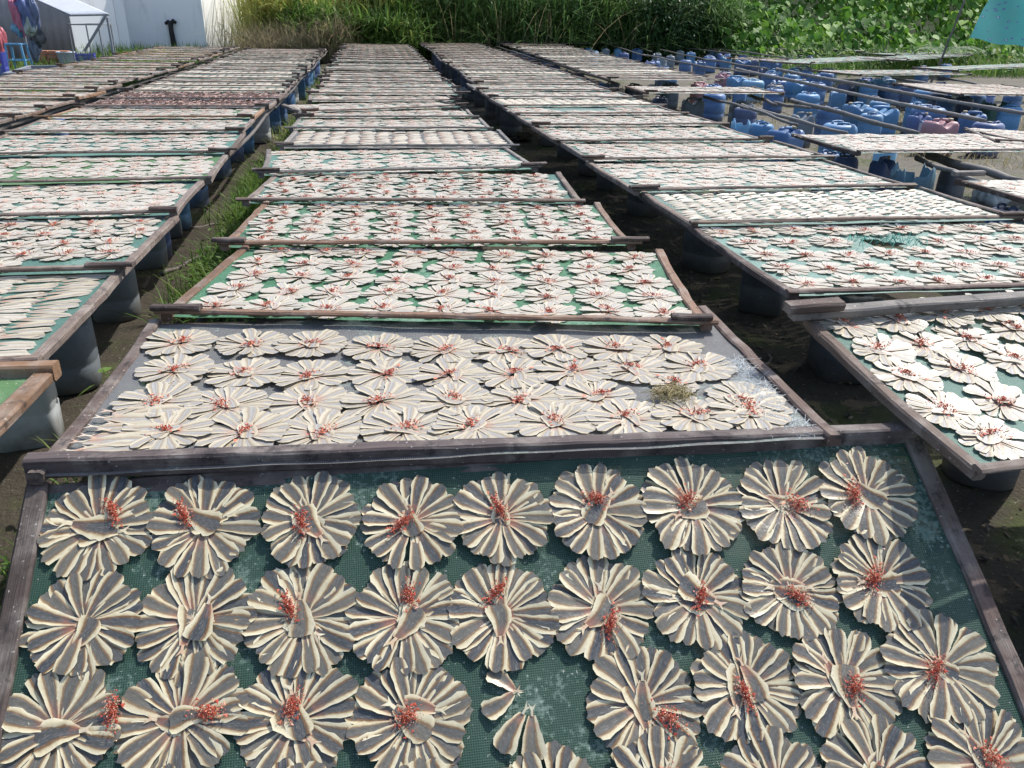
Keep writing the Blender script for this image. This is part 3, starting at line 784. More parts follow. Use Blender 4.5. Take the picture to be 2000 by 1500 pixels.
# --- left rows
Lr = [(243, 533), (345, 421), (412, 353), (448, 301), (473, 259), (496, 232), (525, 211), (545, 196), (556, 181), (572, 163)]
LrY = [155, 148, 140, 133, 127, 121, 115, 109, 104, 98.5]
lpl = []
a = gp(68, 716, ZT + .01); lpl.append((a + Vector((-2, 0, 0)), a))
for k, p in enumerate(Lr):
    b = gp(*p, ZT + .01); yw = [-.01, .03, .05, .035, .02, .0, .0, -.01, -.015, -.02][k]
    lpl.append((b - Vector((math.cos(yw), math.sin(yw), 0)) * random.uniform(1.94, 2.0), b))
for yy in LrY:
    c = gp(600, yy, ZT + .01); b = Vector((-1.17 + random.gauss(0, .03), c.y, ZT + .01)); yw = random.gauss(0, .014)
    lpl.append((b - Vector((math.cos(yw), math.sin(yw), 0)) * 1.97, b))
l_net = ['teal', 'teal', 'teal', 'leaf green', 'teal', 'teal', 'leaf green', 'grey', 'grey', 'teal', 'pale teal'] + ['pale teal', 'teal'] * 6
l_con = ['lines', 'ros', 'ros', 'ros', 'ros', 'ros', 'ros', 'shreds', 'shreds', 'lines', 'lines', 'ros', 'lines', 'lines', 'ros', 'ros', 'lines', 'ros', 'ros', 'ros', 'ros']
LT = []
lpl = lpl[:10] + refill(lpl[9:])[1:]; l_net += ['pale teal'] * 9; l_con += ['ros'] * 9
for i, (a, b) in enumerate(lpl):
    D = depth(lpl, i); M, Wd = frame(a, b, D)
    t = Tray(M, Wd, D, l_net[i], 'grey' if i != 6 else 'tan', l_con[i], hi=i == 0, ext=(random.uniform(.02, .08), random.uniform(0, .02)), blocks=(random.random() < .4, random.random() < .6),
             where=f'{ORD[i + 2]} from camera in left row')
    LT.append(t)
# nearest tray of the left row: empty, orange wood
b = gp(118, 722, ZT + .045); a0 = gp(-40, 885, ZT + .045)
yv = (b - a0).normalized(); xv = Vector((yv.y, -yv.x, 0)); D0 = 1.0
M, Wd = frame(b - yv * D0 - xv * 1.95, b - yv * D0, D0, .0)
LE = Tray(M, 1.95, D0, 'leaf green', 'tan', 'empty', hi=True, ext=(0, 0), blocks=(False, False), words='tan wooden tray with bare green netting, nearest at the left edge', rail=.055, far_rail=False)
bar_ob('rail', (-1.95 / 2, D0 - .02, .006), (1.95 / 2, D0 - .02, .006), .05, .05, M_WOOD, LE.root, WOODS['tan'], segs=12, jit=.001)
# far-left row
llpl = []
y = 7.75
while y < 23.5:
    b = Vector((-3.40 + random.gauss(0, .03) - .05 * (y > 18), y, ZT + .01 + random.gauss(0, .008))); yw = random.gauss(-.02 if y < 12 else 0, .02)
    llpl.append((b - Vector((math.cos(yw), math.sin(yw), 0)) * 1.97, b)); y += random.uniform(.86, .99)
LLT = []
lpl = lpl[:10] + refill(lpl[9:])[1:]; l_net += ['pale teal'] * 9; l_con += ['ros'] * 9
for i, (a, b) in enumerate(llpl):
    D = depth(llpl, i); M, Wd = frame(a, b, D)
    LLT.append(Tray(M, Wd, D, random.choice(['teal', 'pale teal', 'leaf green']), random.choice(['grey', 'grey', 'brown', 'tan']), 'ros', ext=(.04, random.uniform(0, .03)), blocks=(random.random() < .4, random.random() < .7),
                    where=f'{ORD[i + 1]} from camera in far-left row'))
# outer right row: three trays apart, then a closed run
ET = []
def etray(nl, nr, D, where, net='pale teal', con='ros', z=ZT + .01, tilt=.0, wood='dark'):
    M, Wd = place_from(nl, nr, D, z, tilt)
    t = Tray(M, Wd, D, net, wood, con, where=where, ext=(random.uniform(0, .03), random.uniform(0, .05)), blocks=(random.random() < .5, False)); ET.append(t); return t
a = gp(1675, 300, ZT + .01); M, Wd = frame(a, a + Vector((2.06, .05, 0)), 1.12, -.0)
ET.append(Tray(M, Wd, 1.12, 'pale teal', 'dark', 'ros', where='standing alone behind the big torn-top can', ext=(0, .05), blocks=(False, False)))
a = gp(1866, 352, ZT + .01); M, Wd = frame(a + Vector((0, -1.08, 0)), a + Vector((2.03, -1.06, 0)), 1.08, .0)
ET.append(Tray(M, Wd, 1.08, 'pale teal', 'dark', 'ros', where='cut by the right edge beside the clear tub', ext=(0, .05), blocks=(False, False)))
bar_ob('end_block', (-Wd / 2 - .03, 1.06, .05), (-Wd / 2 + .2, 1.06, .05), .05, .034, M_WOOD, ET[-1].root, WOODS['pale'], segs=2, jit=.002)
etray((1262, 182), (1533, 184), 1.15, 'standing alone before the light blue can', 'pale teal', wood='brown')
epl = []
for yy in [155, 149, 142.5, 135, 127, 120, 114.5, 109.5, 105, 101, 97, 93, 89.5, 86]:
    c = gp(1180, yy, ZT + .01); a = Vector((3.92 + .03 * (c.y - 14), c.y, ZT + .01)); yw = random.gauss(.0, .012)
    epl.append((a, a + Vector((math.cos(yw), math.sin(yw), 0)) * 2.03))
for i, (a, b) in enumerate(epl):
    D = depth(epl, i, 1.2); M, Wd = frame(a, b, D)
    ET.append(Tray(M, Wd, D, 'pale teal', 'grey', 'ros' if i % 4 != 2 else 'lines', where=f'{ORD[i + 1]} in the closed outer run', ext=(random.uniform(0, .05), random.uniform(0, .05)), blocks=(random.random() < .5, False)))
etray((1682, 147.5), (1898, 146), 1.5, 'slanted, before the blue cans at far right')
etray((1584, 125), (1771, 114.5), 1.4, 'tilted, nearest the grey box at far right')
etray((1772, 118.5), (1900, 108), 1.3, 'small, touching the tilted far right one')
etray((1560, 98), (1690, 96), 1.3, 'small, at the foot of the vines')
etray((1690, 101), (1852, 99), 1.5, 'farthest right before the leaning pole')
etray((1750, 108), (1985, 103), 1.2, 'long low one under the teal cloth')
etray((1100, 86), (1230, 85), 1.3, 'farthest, right behind the closed run', 'pale teal')
etray((1270, 88), (1420, 87), 1.3, 'farthest, at the big green shrub', 'pale teal')
etray((1425, 115), (1540, 118), .9, 'tiny, crossed by poles among the blue cans', 'pale teal')
BIGF = etray((1878, 186), (2130, 190), 2.2, 'wide one with slanting lines at right edge', 'pale teal')
etray((1945, 278), (2200, 290), 1.05, 'small corner at right edge beside the pink can', 'pale teal')
etray((1872, 138), (2100, 128), 1.1, 'behind the wide one at right edge', 'pale teal')

# --- contents
def do_individual(t, name, nx=9, ny=5, R=.1, skip=None):
    g = grid(t, nx, ny, skip=skip, aligned='brown' in name, jit=.008)
    for (x, y, i, j) in g:
        P = t.at(x, y)
        if NROS[0] >= LIMIT or not inframe(P, 40):
            ROS_MASS.add(random.choice(LOW), t.M @ Matrix.Translation((x, y, t.z(x, y) + .002)) @ Matrix.Rotation(random.uniform(0, 6.28), 4, 'Z')); continue
        rosette(t, x, y, R * random.uniform(.95, 1.06), 'low', f'pale rosette, {ORD[i + 1]} from left, {ORD[j + 1]} row from near rail, {name}', (random.uniform(-.02, .02), random.uniform(-.02, .02)))
do_individual(MIDT[0], 'brown tray in middle row', 9, 5, .108)
do_individual(RT[0], 'torn tray in right row', 9, 5, .110, skip=lambda x, y: abs(x - hx) < .15 and abs(y - hy) < .12)
do_individual(MIDT[1], 'second brown tray in middle row', 9, 5, .108)
do_individual(LT[1], 'third tray in left row', 9, 5, .110, skip=lambda x, y: x > .55 and y < .2)
do_individual(MIDT[2], 'fifth tray in middle row', 9, 5, .110, skip=lambda x, y: x < -.88)
for i, t in enumerate(MIDT[3:], 3):
    if t.content == 'ros': fill_mass(t, 9, 5 if i < 9 else 4, .1 if i < 9 else .118)
    else: fill_lines(t, 13, 19)
for i, t in enumerate(RT[1:], 1):
    if t.content == 'ros': fill_mass(t, 9, 5 if i < 7 else 4, .104 if i < 7 else .122, skip=(lambda x, y: -.5 < x < .35 and y > .5) if i == 6 else None)
for i, t in enumerate(LT):
    if i in (0, 1): continue
    sk = None
    if i == 3: sk = lambda x, y: x < .55 and y < .22
    if i == 4: sk = lambda x, y: -.3 < x < .65 and y < .2
    if t.content == 'ros': fill_mass(t, 9, 5 if i < 7 else 4, .102 if i < 7 else .12, skip=sk)
    elif t.content == 'lines': fill_lines(t, 15, 18)
    else: fill_shreds(t)
for t in LLT: fill_mass(t, 9, 5, .112)
for t in ET:
    if t.content == 'lines': fill_lines(t, 14, 18)
    elif t is BIGF: fill_mass(t, 12, 11, .115)
    else: fill_mass(t, 9 if t.W > 1.5 else 6, 5, .118)
# single fish laid in lines: the two nearest line trays, each fish a thing
for (t, nm, nc, nr) in ((LT[0], 'second tray of left row', 12, 22), (RT[1], 'line tray of right row', 19, 17)):
    for i, j, M in lines(t, nc, nr):
        if NFISH[0] < 300 and inframe(M.translation, 10) and (nm[0] == 's' or j < 12):
            NFISH[0] += 1
            o = ob('dried_fish', random.choice(FISH_LINE), None, M)
            tag(o, f'pale split fish, {ORD[j + 1]} from near rail, {ORD[i + 1]} line from left, {nm}', 'dried fish', 'single dried fish')
        else: LINE_MASS.add(random.choice(LINE_LOW), M)
for t in RT[2:]:
    if t.content == 'lines': fill_lines(t, 15, 18)
tag(ROS_MASS.build('distant_fish_rosettes', [M_FAR_GLARE, M_CHILLI_FAR]), 'pale rosettes of dried fish covering the more distant trays', 'dried fish', kind='stuff')
tag(LINE_MASS.build('distant_dried_fish', [M_FAR_GLARE]), 'pale single dried fish in close lines on the more distant trays', 'dried fish', kind='stuff')
M_SHRED = mat_fish('brown_fish_shreds', (.20, .12, .11), (.24, .13, .11), (.36, .23, .19), (.46, .33, .27), .2, .4)
tag(SHRED_MASS.build('fish_shreds', [M_SHRED]), 'brownish pink fish shreds spread over two trays of the left row', 'dried fish', kind='stuff')
x, y = T2.local(1313, 778)
o = hair(T2.M @ Matrix.Translation((x, y, .0)), 170, .045, .03, .02, .06, M_DRY, .0008, None, 'dry_grass_tuft'); tag(o, 'small tuft of dry grass lying on the grey netted tray', 'grass tuft')

exec_rest = True

# ---------------------------------------------------------------- cans
def can_meshes():
    out = {}
    rs = random.Random(3)
    # round-shouldered drum with moulded grips
    s = [(0, .135, .125, 2.6), (.012, .15, .14, 2.7), (.12, .155, .145, 2.7), (.125, .151, .141, 2.7), (.135, .155, .145, 2.7), (.30, .155, .145, 2.8), (.306, .151, .141, 2.8), (.315, .155, .145, 2.8),
         (.37, .154, .144, 2.8), (.41, .146, .136, 2.7), (.435, .125, .115, 2.6), (.44, .10, .095, 2.4), (.428, .088, .082, 2.3), (.425, .02, .02, 2)]
    V, Fc = loft(s); out['drum'] = [('body', V, Fc, None)]
    for sx in (-1, 1):
        v, f = tube([(.05, sx * .055, .425), (.05, sx * .075, .455), (0, sx * .085, .462), (-.05, sx * .075, .455), (-.05, sx * .055, .425)], .011, 8); out['drum'].append(('handle', v, f, None))
    v, f = loft([(.424, .028, .028, 2), (.448, .028, .028, 2), (.452, .022, .022, 2)], 14); out['drum'].append(('cap', v, f, 'dark'))
    # square jerry can: top falls to a notch under a bar handle
    n = 36; V, Fc = [], []
    secs = [(0, .125, .10, 5), (.012, .14, .115, 6), (.16, .145, .12, 6), (.17, .14, .116, 6), (.18, .145, .12, 6), (.34, .145, .12, 6), (.40, .143, .118, 6), (.43, .128, .104, 5), (.44, .09, .07, 4), (.441, .02, .02, 2)]
    V, Fc = loft(secs, n)
    V = [Vector((x, y, z - (.085 * math.exp(-((x + .01) / .055) ** 2) * (1 if z > .38 else 0)) + (.0))) for (x, y, z) in V]
    out['jerry'] = [('body', V, Fc, None)]
    v, f = tube([(-.085, 0, .425), (-.075, 0, .448), (-.01, 0, .455), (.055, 0, .448), (.068, 0, .425)], [.020, .020, .017, .019, .020], 10); out['jerry'].append(('handle', v, f, None))
    v, f = loft([(.43, .026, .026, 2), (.462, .026, .026, 2), (.466, .02, .02, 2)], 14); v = [Vector((p[0] + .10, p[1], p[2])) for p in v]; out['jerry'].append(('cap', v, f, 'cap'))
    # can with its top cut off, ragged rim
    secs = [(0, .145, .125, 4), (.012, .16, .14, 4), (.15, .165, .145, 4), (.16, .16, .14, 4), (.17, .165, .145, 4), (.32, .166, .146, 4), (.40, .165, .145, 4)]
    V, Fc = loft(secs, 30, top=False); m = 30; inner = []
    V = [Vector(p) for p in V]; base = len(V) - m
    for k in range(m): V[base + k].z += .035 * math.sin(k * .83) + .025 * math.sin(k * 2.1 + 1) + rs.uniform(-.008, .008) - .05 * (k in (4, 5, 6, 19, 20))
    for lv in range(2):
        for k in range(m):
            p = V[base + k]; V.append(Vector((p.x * .97, p.y * .97, p.z - .002 if lv == 0 else .03)))
    for k in range(m):
        a, b = base + k, base + (k + 1) % m; Fc.append((a, b, b + m, a + m)); Fc.append((a + m, b + m, b + 2 * m, a + 2 * m))
    out['cut'] = [('body', V, Fc, None)]
    return out
CANS = {}
for k, parts in can_meshes().items():
    CANS[k] = [(nm, mesh('can_' + nm, v, f, M_PLASTIC), c) for nm, v, f, c in parts]
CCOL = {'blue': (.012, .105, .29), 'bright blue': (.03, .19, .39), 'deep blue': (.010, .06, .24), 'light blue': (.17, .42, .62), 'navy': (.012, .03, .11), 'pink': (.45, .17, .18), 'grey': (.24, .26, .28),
        'teal': (.025, .13, .17), 'green': (.03, .16, .13), 'white': (.5, .52, .52), 'black': (.015, .016, .02), 'slate': (.13, .16, .18)}
def can(P, kind, col, label, h=.46, wd=1.0, rz=None, tilt=None, group='plastic cans'):
    rz = random.uniform(0, 6.28) if rz is None else rz
    s = h / .462
    M = Matrix.Translation((P[0], P[1], float(gz(P[0], P[1])) - .006)) @ Matrix.Rotation(rz, 4, 'Z')
    if tilt: M = M @ Euler(tilt).to_matrix().to_4x4()
    M = M @ Matrix.Diagonal((wd, wd, s, 1))
    nm = {'drum': 'plastic_drum', 'jerry': 'jerry_can', 'cut': 'cut_can'}[kind]
    r = empty(nm, M); tag(r, label, 'plastic can', group)
    c = CCOL[col]; k = random.uniform(.8, 1.2); c = tuple(v * k for v in c)
    for (pn, me, cc) in CANS[kind]:
        ob(pn, me, r, None, (.03, .03, .035) if cc == 'dark' else ((.42, .30, .12) if cc == 'cap' and random.random() < .5 else c))
    return r
def cpx(u, v, w_, zt=.47):
    """top-centre pixel -> ground place, and the width seen"""
    P = gp(u, v, zt); zc = -(RW.transposed() @ (P - CAM)).z; return P, w_ * zc / F
A1 = lambda u, v: (1380 + u * .16, 60 + v * .16); A2 = lambda u, v: (1680 + u * .16, 60 + v * .16)
KN = {'drum': 'round-shouldered {} drum', 'jerry': '{} handled jerry can', 'cut': '{} can with cut-off ragged top'}
spec = [(A1(60, 310), 20, 'drum', 'blue', 'left end of the far poles'), (A1(215, 265), 24, 'jerry', 'deep blue', 'under the crossing of far poles'), (A1(450, 335), 29, 'jerry', 'blue', 'third along the far pole'),
        (A1(600, 345), 15, 'drum', 'navy', 'slim one between two blue cans under far pole'), (A1(740, 335), 25, 'drum', 'blue', 'left of a pair below the far pole'), (A1(865, 350), 18, 'jerry', 'blue', 'right of a pair below the far pole'),
        (A1(210, 500), 26, 'jerry', 'pink', 'behind the closed tray run, below a pole'), (A1(580, 575), 41, 'drum', 'light blue', 'right behind the lone brown tray'), (A1(845, 630), 32, 'drum', 'black', 'beside the light blue drum'),
        (A1(1120, 575), 40, 'jerry', 'bright blue', 'left of the pair between the long poles'), (A1(1345, 620), 38, 'drum', 'blue', 'right of the pair between the long poles'), (A1(1250, 735), 44, 'drum', 'bright blue', 'before the pair between the long poles'),
        (A1(1845, 850), 44, 'jerry', 'bright blue', 'tan capped, before the long poles'), (A1(440, 1015), 36, 'cut', 'light blue', 'by the lone brown tray poles'), (A1(690, 1070), 46, 'drum', 'bright blue', 'left of the handled one by the right row'),
        (A1(985, 1150), 62, 'jerry', 'blue', 'touching the edge of the right row'), (A1(1190, 960), 40, 'jerry', 'slate', 'in the middle between the short poles'), (A1(1645, 1080), 64, 'drum', 'bright blue', 'right behind the lone front tray'),
        (A1(1185, 410), 31, 'jerry', 'slate', 'under the small tilted far tray'), (A1(1490, 440), 34, 'drum', 'teal', 'lying by the slanted far right tray'), (A1(1900, 580), 36, 'drum', 'teal', 'left under the slanted far right tray'),
        (A1(255, 185), 19, 'drum', 'blue', 'at the farthest poles on the left'), (A1(750, 205), 15, 'jerry', 'blue', 'at the farthest poles in the middle'), (A1(1010, 245), 13, 'drum', 'blue', 'at the farthest poles on the right'),
        (A1(1010, 285), 16, 'cut', 'bright blue', 'before the farthest poles'), (A1(1150, 290), 22, 'jerry', 'slate', 'beside the small tilted tray, far back'), (A1(1315, 290), 27, 'jerry', 'deep blue', 'right of the far grey one'),
        (A1(1700, 225), 17, 'drum', 'blue', 'under the tilted far tray, left'), (A1(1850, 250), 28, 'jerry', 'deep blue', 'under the tilted far tray, right'),
        (A2(95, 600), 36, 'drum', 'teal', 'second under the slanted far right tray'), (A2(380, 610), 46, 'jerry', 'blue', 'third under the slanted far right tray'), (A2(600, 640), 24, 'drum', 'navy', 'dark one under the slanted far right tray'),
        (A2(840, 675), 54, 'drum', 'bright blue', 'under the end of a short pole at right'), (A2(985, 600), 40, 'jerry', 'blue', 'behind the short pole end at right'), (A2(1510, 665), 58, 'drum', 'deep blue', 'by the wide slanting-line tray'),
        (A2(1690, 800), 48, 'cut', 'green', 'by the wide slanting-line tray'), (A2(190, 775), 24, 'drum', 'slate', 'behind the long pole in the middle'), (A2(280, 895), 64, 'jerry', 'bright blue', 'big one right of the tan capped one'),
        (A2(860, 895), 66, 'drum', 'blue', 'between the two long poles at right'), (A2(745, 970), 38, 'jerry', 'deep blue', 'with a pale square label, beside the pink one'), (A2(1010, 1030), 56, 'jerry', 'pink', 'in the sun at right, by the labelled one'),
        (A2(1600, 1040), 58, 'drum', 'deep blue', 'under the corner tray at right edge'), (A2(360, 1240), 40, 'drum', 'light blue', 'just behind the lone front tray'),
        ((1622, 287), 36, 'drum', 'blue', 'left under the lone front tray'), ((1656, 297), 30, 'drum', 'deep blue', 'second under the lone front tray'), ((1728, 303), 26, 'jerry', 'deep blue', 'third under the lone front tray'),
        ((1785, 334), 92, 'cut', 'teal', 'big one in front of the lone front tray'), ((1868, 318), 46, 'drum', 'black', 'dark one right of the big ragged teal one'), ((1972, 392), 60, 'drum', 'deep blue', 'under the tray cut by the right edge'),
        ((1355, 190), 40, 'jerry', 'slate', 'left under the lone brown tray'), ((1452, 190), 48, 'drum', 'slate', 'right under the lone brown tray'), ((1290, 186), 30, 'drum', 'navy', 'in shade under the lone brown tray'),
        ((1195, 158), 30, 'drum', 'slate', 'front left under the closed run'), ((1240, 160), 34, 'drum', 'black', 'front under the closed run'), ((1310, 160), 34, 'drum', 'slate', 'front middle under the closed run'), ((1368, 158), 30, 'jerry', 'pink', 'front right under the closed run')]
rowcans = [(1150, 93), (1161, 99), (1183, 94), (1207, 94), (1219, 99), (1229, 91), (1245, 95), (1272, 90), (1284, 100), (1302, 92), (1329, 97), (1350, 100), (1270, 116), (1293, 108), (1280, 114), (1340, 113), (1367, 117), (1386, 107), (1310, 106), (1392, 96), (1420, 92), (1470, 92), (1520, 95), (1590, 104), (1645, 106), (1716, 100), (1745, 104), (1780, 104), (1420, 106), (1497, 100), (1452, 103), (1545, 104), (1612, 96), (1668, 103), (1730, 108), (1805, 128), (1850, 122)]
for (uv, wpx, kind, col, where) in spec:
    P, wd = cpx(*uv, min(wpx, 72)); base = {'drum': .31, 'jerry': .285, 'cut': .33}[kind]
    lab = KN[kind].format(col) + ' ' + where
    cn = can(P, kind, col, lab, (.46 if kind != 'cut' else (.58 if wpx == 92 else .44)), max(.7, min(1.5, wd / base)), rz=.05 if 'label' in where else random.choice([0, .3, -.3, PI, 2.9]) + .15)
    if 'with a pale square label' in where:
        v, f = box((0, -.1215, .27), (.15, .003, .15)); ob('label', mesh('label', v, f, M_PLASTIC, smooth=False), cn, None, (.42, .50, .58))
for k, uv in enumerate(rowcans):
    P, _ = cpx(*uv, 10); kind = random.choice(['drum', 'jerry', 'drum']); col = random.choice(['blue', 'blue', 'bright blue', 'deep blue', 'slate'])
    can(P, kind, col, KN[kind].format(col) + f' far back, {ORD[1 + sorted(rowcans).index(uv)]} from left among distant cans', .46, random.uniform(.9, 1.15))
taken = [cpx(*q[0], 10)[0] for q in spec] + [cpx(*q, 10)[0] for q in rowcans]
rf_ = random.Random(77); crowd = []
for q in range(900):
    P = Vector((rf_.uniform(4.6, 11.5), rf_.uniform(9.5, 20.5), 0)); a, b = px((P.x, P.y, .46))
    if len(crowd) >= 42 or min((P.x - t_.x) ** 2 + (P.y - t_.y) ** 2 for t_ in taken) < .42 ** 2 or not (1290 < a < 1990 and 88 < b < 222): continue
    if P.x < 6.15 and P.y > 13.8 or (3.9 < P.x < 6.2 and 11.5 < P.y < 13.4): continue
    taken.append(P); crowd.append((a, P))
for k, (a, P) in enumerate(sorted(crowd, key=lambda t_: t_[0])):
    kind = rf_.choice(['drum', 'drum', 'drum', 'jerry']); col = rf_.choice(['blue', 'bright blue', 'deep blue', 'blue', 'navy'])
    can(P, kind, col, f'{KN[kind].format(col)} crowded under the bare poles, {ORD[k + 1]} from left of them', .46, rf_.uniform(.9, 1.2), group='cans crowded under the bare poles')
# pale square label on the can beside the pink one
# cans under the row edges that show
def edge_cans(xf, y0, y1, step, name, cols, skip=()):
    y = y0; k = 0
    while y < y1:
        k += 1; col = random.choice(cols if y > 9.5 else [c for c in cols if c not in ('pink', 'light blue', 'white')]); kind = random.choice(['drum', 'drum', 'jerry'])
        can((xf(y) + random.gauss(0, .03), y), kind, col, KN[kind].format(col) + f' under the edge of {name}, {ORD[k]} from camera', .475, random.uniform(.8, 1.1))
        y += step * random.uniform(.85, 1.15) * (1 if random.random() < .8 else 1.6)
# left row right edge: the near ones as seen, then a run
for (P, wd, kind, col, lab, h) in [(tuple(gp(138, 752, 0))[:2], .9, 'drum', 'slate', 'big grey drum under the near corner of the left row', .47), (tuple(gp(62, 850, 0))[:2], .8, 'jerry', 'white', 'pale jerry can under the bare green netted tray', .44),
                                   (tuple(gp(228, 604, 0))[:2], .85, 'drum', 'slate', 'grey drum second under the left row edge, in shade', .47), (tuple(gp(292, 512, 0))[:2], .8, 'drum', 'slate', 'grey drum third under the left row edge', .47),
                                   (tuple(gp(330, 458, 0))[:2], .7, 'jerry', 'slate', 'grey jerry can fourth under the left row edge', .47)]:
    can(P, kind, col, lab, h, wd, rz=.2)
edge_cans(lambda y: -1.63 + .16 * (y > 11), 5.9, 23, .85, 'the left row', ['blue', 'bright blue', 'blue', 'light blue', 'white', 'deep blue', 'pink', 'teal'])
edge_cans(lambda y: -3.55, 7.6, 22, 1.0, 'the far-left row', ['deep blue', 'slate', 'navy', 'slate', 'blue'])
edge_cans(lambda y: 2.3 if y < 11 else 1.95, 2.4, 27, .95, 'the right row, shade-darkened', ['black', 'black', 'navy', 'black'])  # can colours darkened to carry the deep shade along this edge
edge_cans(lambda y: 4.12 + .03 * (y - 14), 15.2, 29, 1.0, 'the outer run', ['deep blue', 'navy', 'blue', 'slate'])
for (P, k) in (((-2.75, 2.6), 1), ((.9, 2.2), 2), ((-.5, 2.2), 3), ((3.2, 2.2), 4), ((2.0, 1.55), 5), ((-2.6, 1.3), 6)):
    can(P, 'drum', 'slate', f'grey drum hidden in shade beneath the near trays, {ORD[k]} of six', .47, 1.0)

# ---------------------------------------------------------------- poles
def pole(P0, P1, r, label, bend=.02, col=(.21, .19, .17), name='bamboo_pole'):
    P0, P1 = Vector(P0), Vector(P1); L = (P1 - P0).length; n = max(8, int(L / .14)); pts, rad = [], []
    for i in range(n + 1):
        t = i / n; node = (i % 3 == 0)
        pts.append((t * L, bend * math.sin(t * PI) + .012 * math.sin(t * 7 + L * 3), -bend * .5 * math.sin(t * PI) + .006 * math.sin(t * 11 + L)))
        rad.append(r * .66 * (1.1 - .25 * t) * (1.13 if node else 1.0) * random.uniform(.96, 1.04))
    X = (P1 - P0).normalized(); Y = Vector((0, 0, 1)).cross(X).normalized(); Z = X.cross(Y)
    M = Matrix.Translation(P0) @ Matrix((X, Y, Z)).transposed().to_4x4(); k = random.uniform(.75, 1.25)
    V, Fc = tube(pts, rad, 10)
    o = ob(name, mesh(name, V, Fc, M_BAMBOO), None, M, tuple(c * k for c in col)); return tag(o, label, 'pole', 'poles laid across the cans')
zz = .50
pp = [(A1(850, 470), (2010, 224), .045, 'long thick pole running out at the right edge above the blue cans'), (A1(-20, 345), A1(760, 470), .03, 'thin pole leading into the long thick one, far back'),
      (A1(370, 465), (1925, 237), .042, 'long grey pole ending by the pink can'), (A1(-10, 440), A1(560, 520), .026, 'thin far pole leading into the long grey one'),
      (A1(-20, 812), A1(640, 975), .026, 'thin dark pole coming out beneath the lone brown tray'), (A1(430, 910), A1(1100, 1155), .027, 'short pole over the handled blue can by the right row'),
      (A1(620, 965), A1(1700, 1255), .03, 'middle pole running down to the lone front tray corner'), (A1(530, 790), A1(860, 905), .035, 'stubby pole leaving the right corner of the lone brown tray'),
      (A1(820, 880), A1(1260, 935), .03, 'short dark pole between the stubby one and thick bamboo'), (A1(1045, 850), (1795, 262), .042, 'thick bamboo running down behind the lone front tray'),
      ((1815, 304), (1995, 354), .05, 'thick pale bamboo in front of the lone front tray'), ((1790, 310), (1905, 352), .03, 'thin pole beside the thick pale bamboo'),
      (A2(390, 575), A2(1260, 718), .035, 'short pole under the slanted far right tray'), (A2(965, 565), A2(1690, 700), .028, 'short dark pole ending on the deep blue drum'),
      (A1(400, 110), A1(1180, 195), .03, 'farthest thin pole at the foot of the vines'), (A1(1160, 190), A2(450, 320), .03, 'far pole passing under the small tilted tray'),
      (A1(290, 150), A1(1110, 265), .026, 'far thin pole, second from the vines'), (A1(1090, 235), A1(1990, 345), .03, 'far pole crossing before the tilted tray'),
      (A1(0, 218), A1(420, 252), .026, 'far left thin pole over the distant cans'), (A1(390, 250), A1(1070, 352), .03, 'far pole ending at the small tilted tray corner'),
      ((1187, 87), (1262, 109), .026, 'thin pole behind the closed run, left end'), ((1258, 107), (1395, 134), .03, 'thin pole beside the closed run tops'), ((1222, 84), (1275, 101), .024, 'thin pole farthest behind the closed run'),
      ((1290, 97), (1385, 117), .026, 'thin pole over the distant cans behind closed run'), ((1320, 91), (1560, 122), .026, 'long thin pole across the distant cans')]
for (a, b, r, lab) in pp: pole(gp(*a, zz), gp(*b, zz), r, lab, random.uniform(-.03, .03))
def row_poles(x, y0, y1, nm):
    y = y0; k = 0
    while y < y1:
        k += 1; e = min(y1, y + random.uniform(4.4, 5.4))
        pole((x + random.gauss(0, .012), y, .517), (x + random.gauss(0, .012), e, .517), .026, f'dark pole under the trays, {ORD[k]} from camera, {nm}', .01, (.13, .115, .10), 'support_pole'); y = e + .03
row_poles(-1.16, 1.2, 24, 'right edge of the left row'); row_poles(-3.46, 7.2, 23.5, 'right edge of the far-left row'); row_poles(1.72, 2.0, 28, 'left edge of the right row')
row_poles(3.42, 2.0, 28, 'right edge of the right row'); row_poles(-.66, 1.9, 26, 'left edge of the middle row'); row_poles(1.04, 1.9, 26, 'right edge of the middle row')
row_poles(4.12, 14, 29, 'left edge of the closed outer run'); row_poles(-2.95, 1.2, 24, 'left edge of the left row')
# support rails right under the lone trays' ends
# ---------------------------------------------------------------- building and shelter at left
def prism(name, parts, mat, parent=None, color=None, smooth=False):
    V, Fc = join(parts); return ob(name, mesh(name, V, Fc, mat, smooth=smooth), parent, None, color)
def boxpts(x0, x1, y0, y1, z0, z1): return box(((x0 + x1) / 2, (y0 + y1) / 2, (z0 + z1) / 2), (x1 - x0, y1 - y0, z1 - z0))
def wallslab(a, b, th, z0, z1):
    """upright slab whose near face runs from a to b"""
    a, b = Vector(a[:2] + (0,)) if isinstance(a, tuple) else Vector((a.x, a.y, 0)), Vector((b.x, b.y, 0)) if not isinstance(b, tuple) else Vector(b[:2] + (0,))
    n = Vector((-(b - a).y, (b - a).x, 0)).normalized() * th
    V = [Vector((p.x, p.y, z)) for z in (z0, z1) for p in (a, b, b + n, a + n)]
    return V, [(0, 1, 5, 4), (1, 2, 6, 5), (2, 3, 7, 6), (3, 0, 4, 7), (4, 5, 6, 7), (3, 2, 1, 0)]
Wc = gp(239, 112, 0); Wr0 = gp(262, 108, 0); Wr1 = gp(404, 104, 0)
wl0 = Vector((Wc.x - .64 * 9, Wc.y - .77 * 9, 0))
hs = empty('white_building', Matrix.Identity(4)); tag(hs, 'white plastered building with a stepped blank wall at left', 'building')
prism('wall', [wallslab(wl0, Vector((Wc.x, Wc.y, 0)), 2.2, -.1, 4.2)], M_PLASTER, hs)
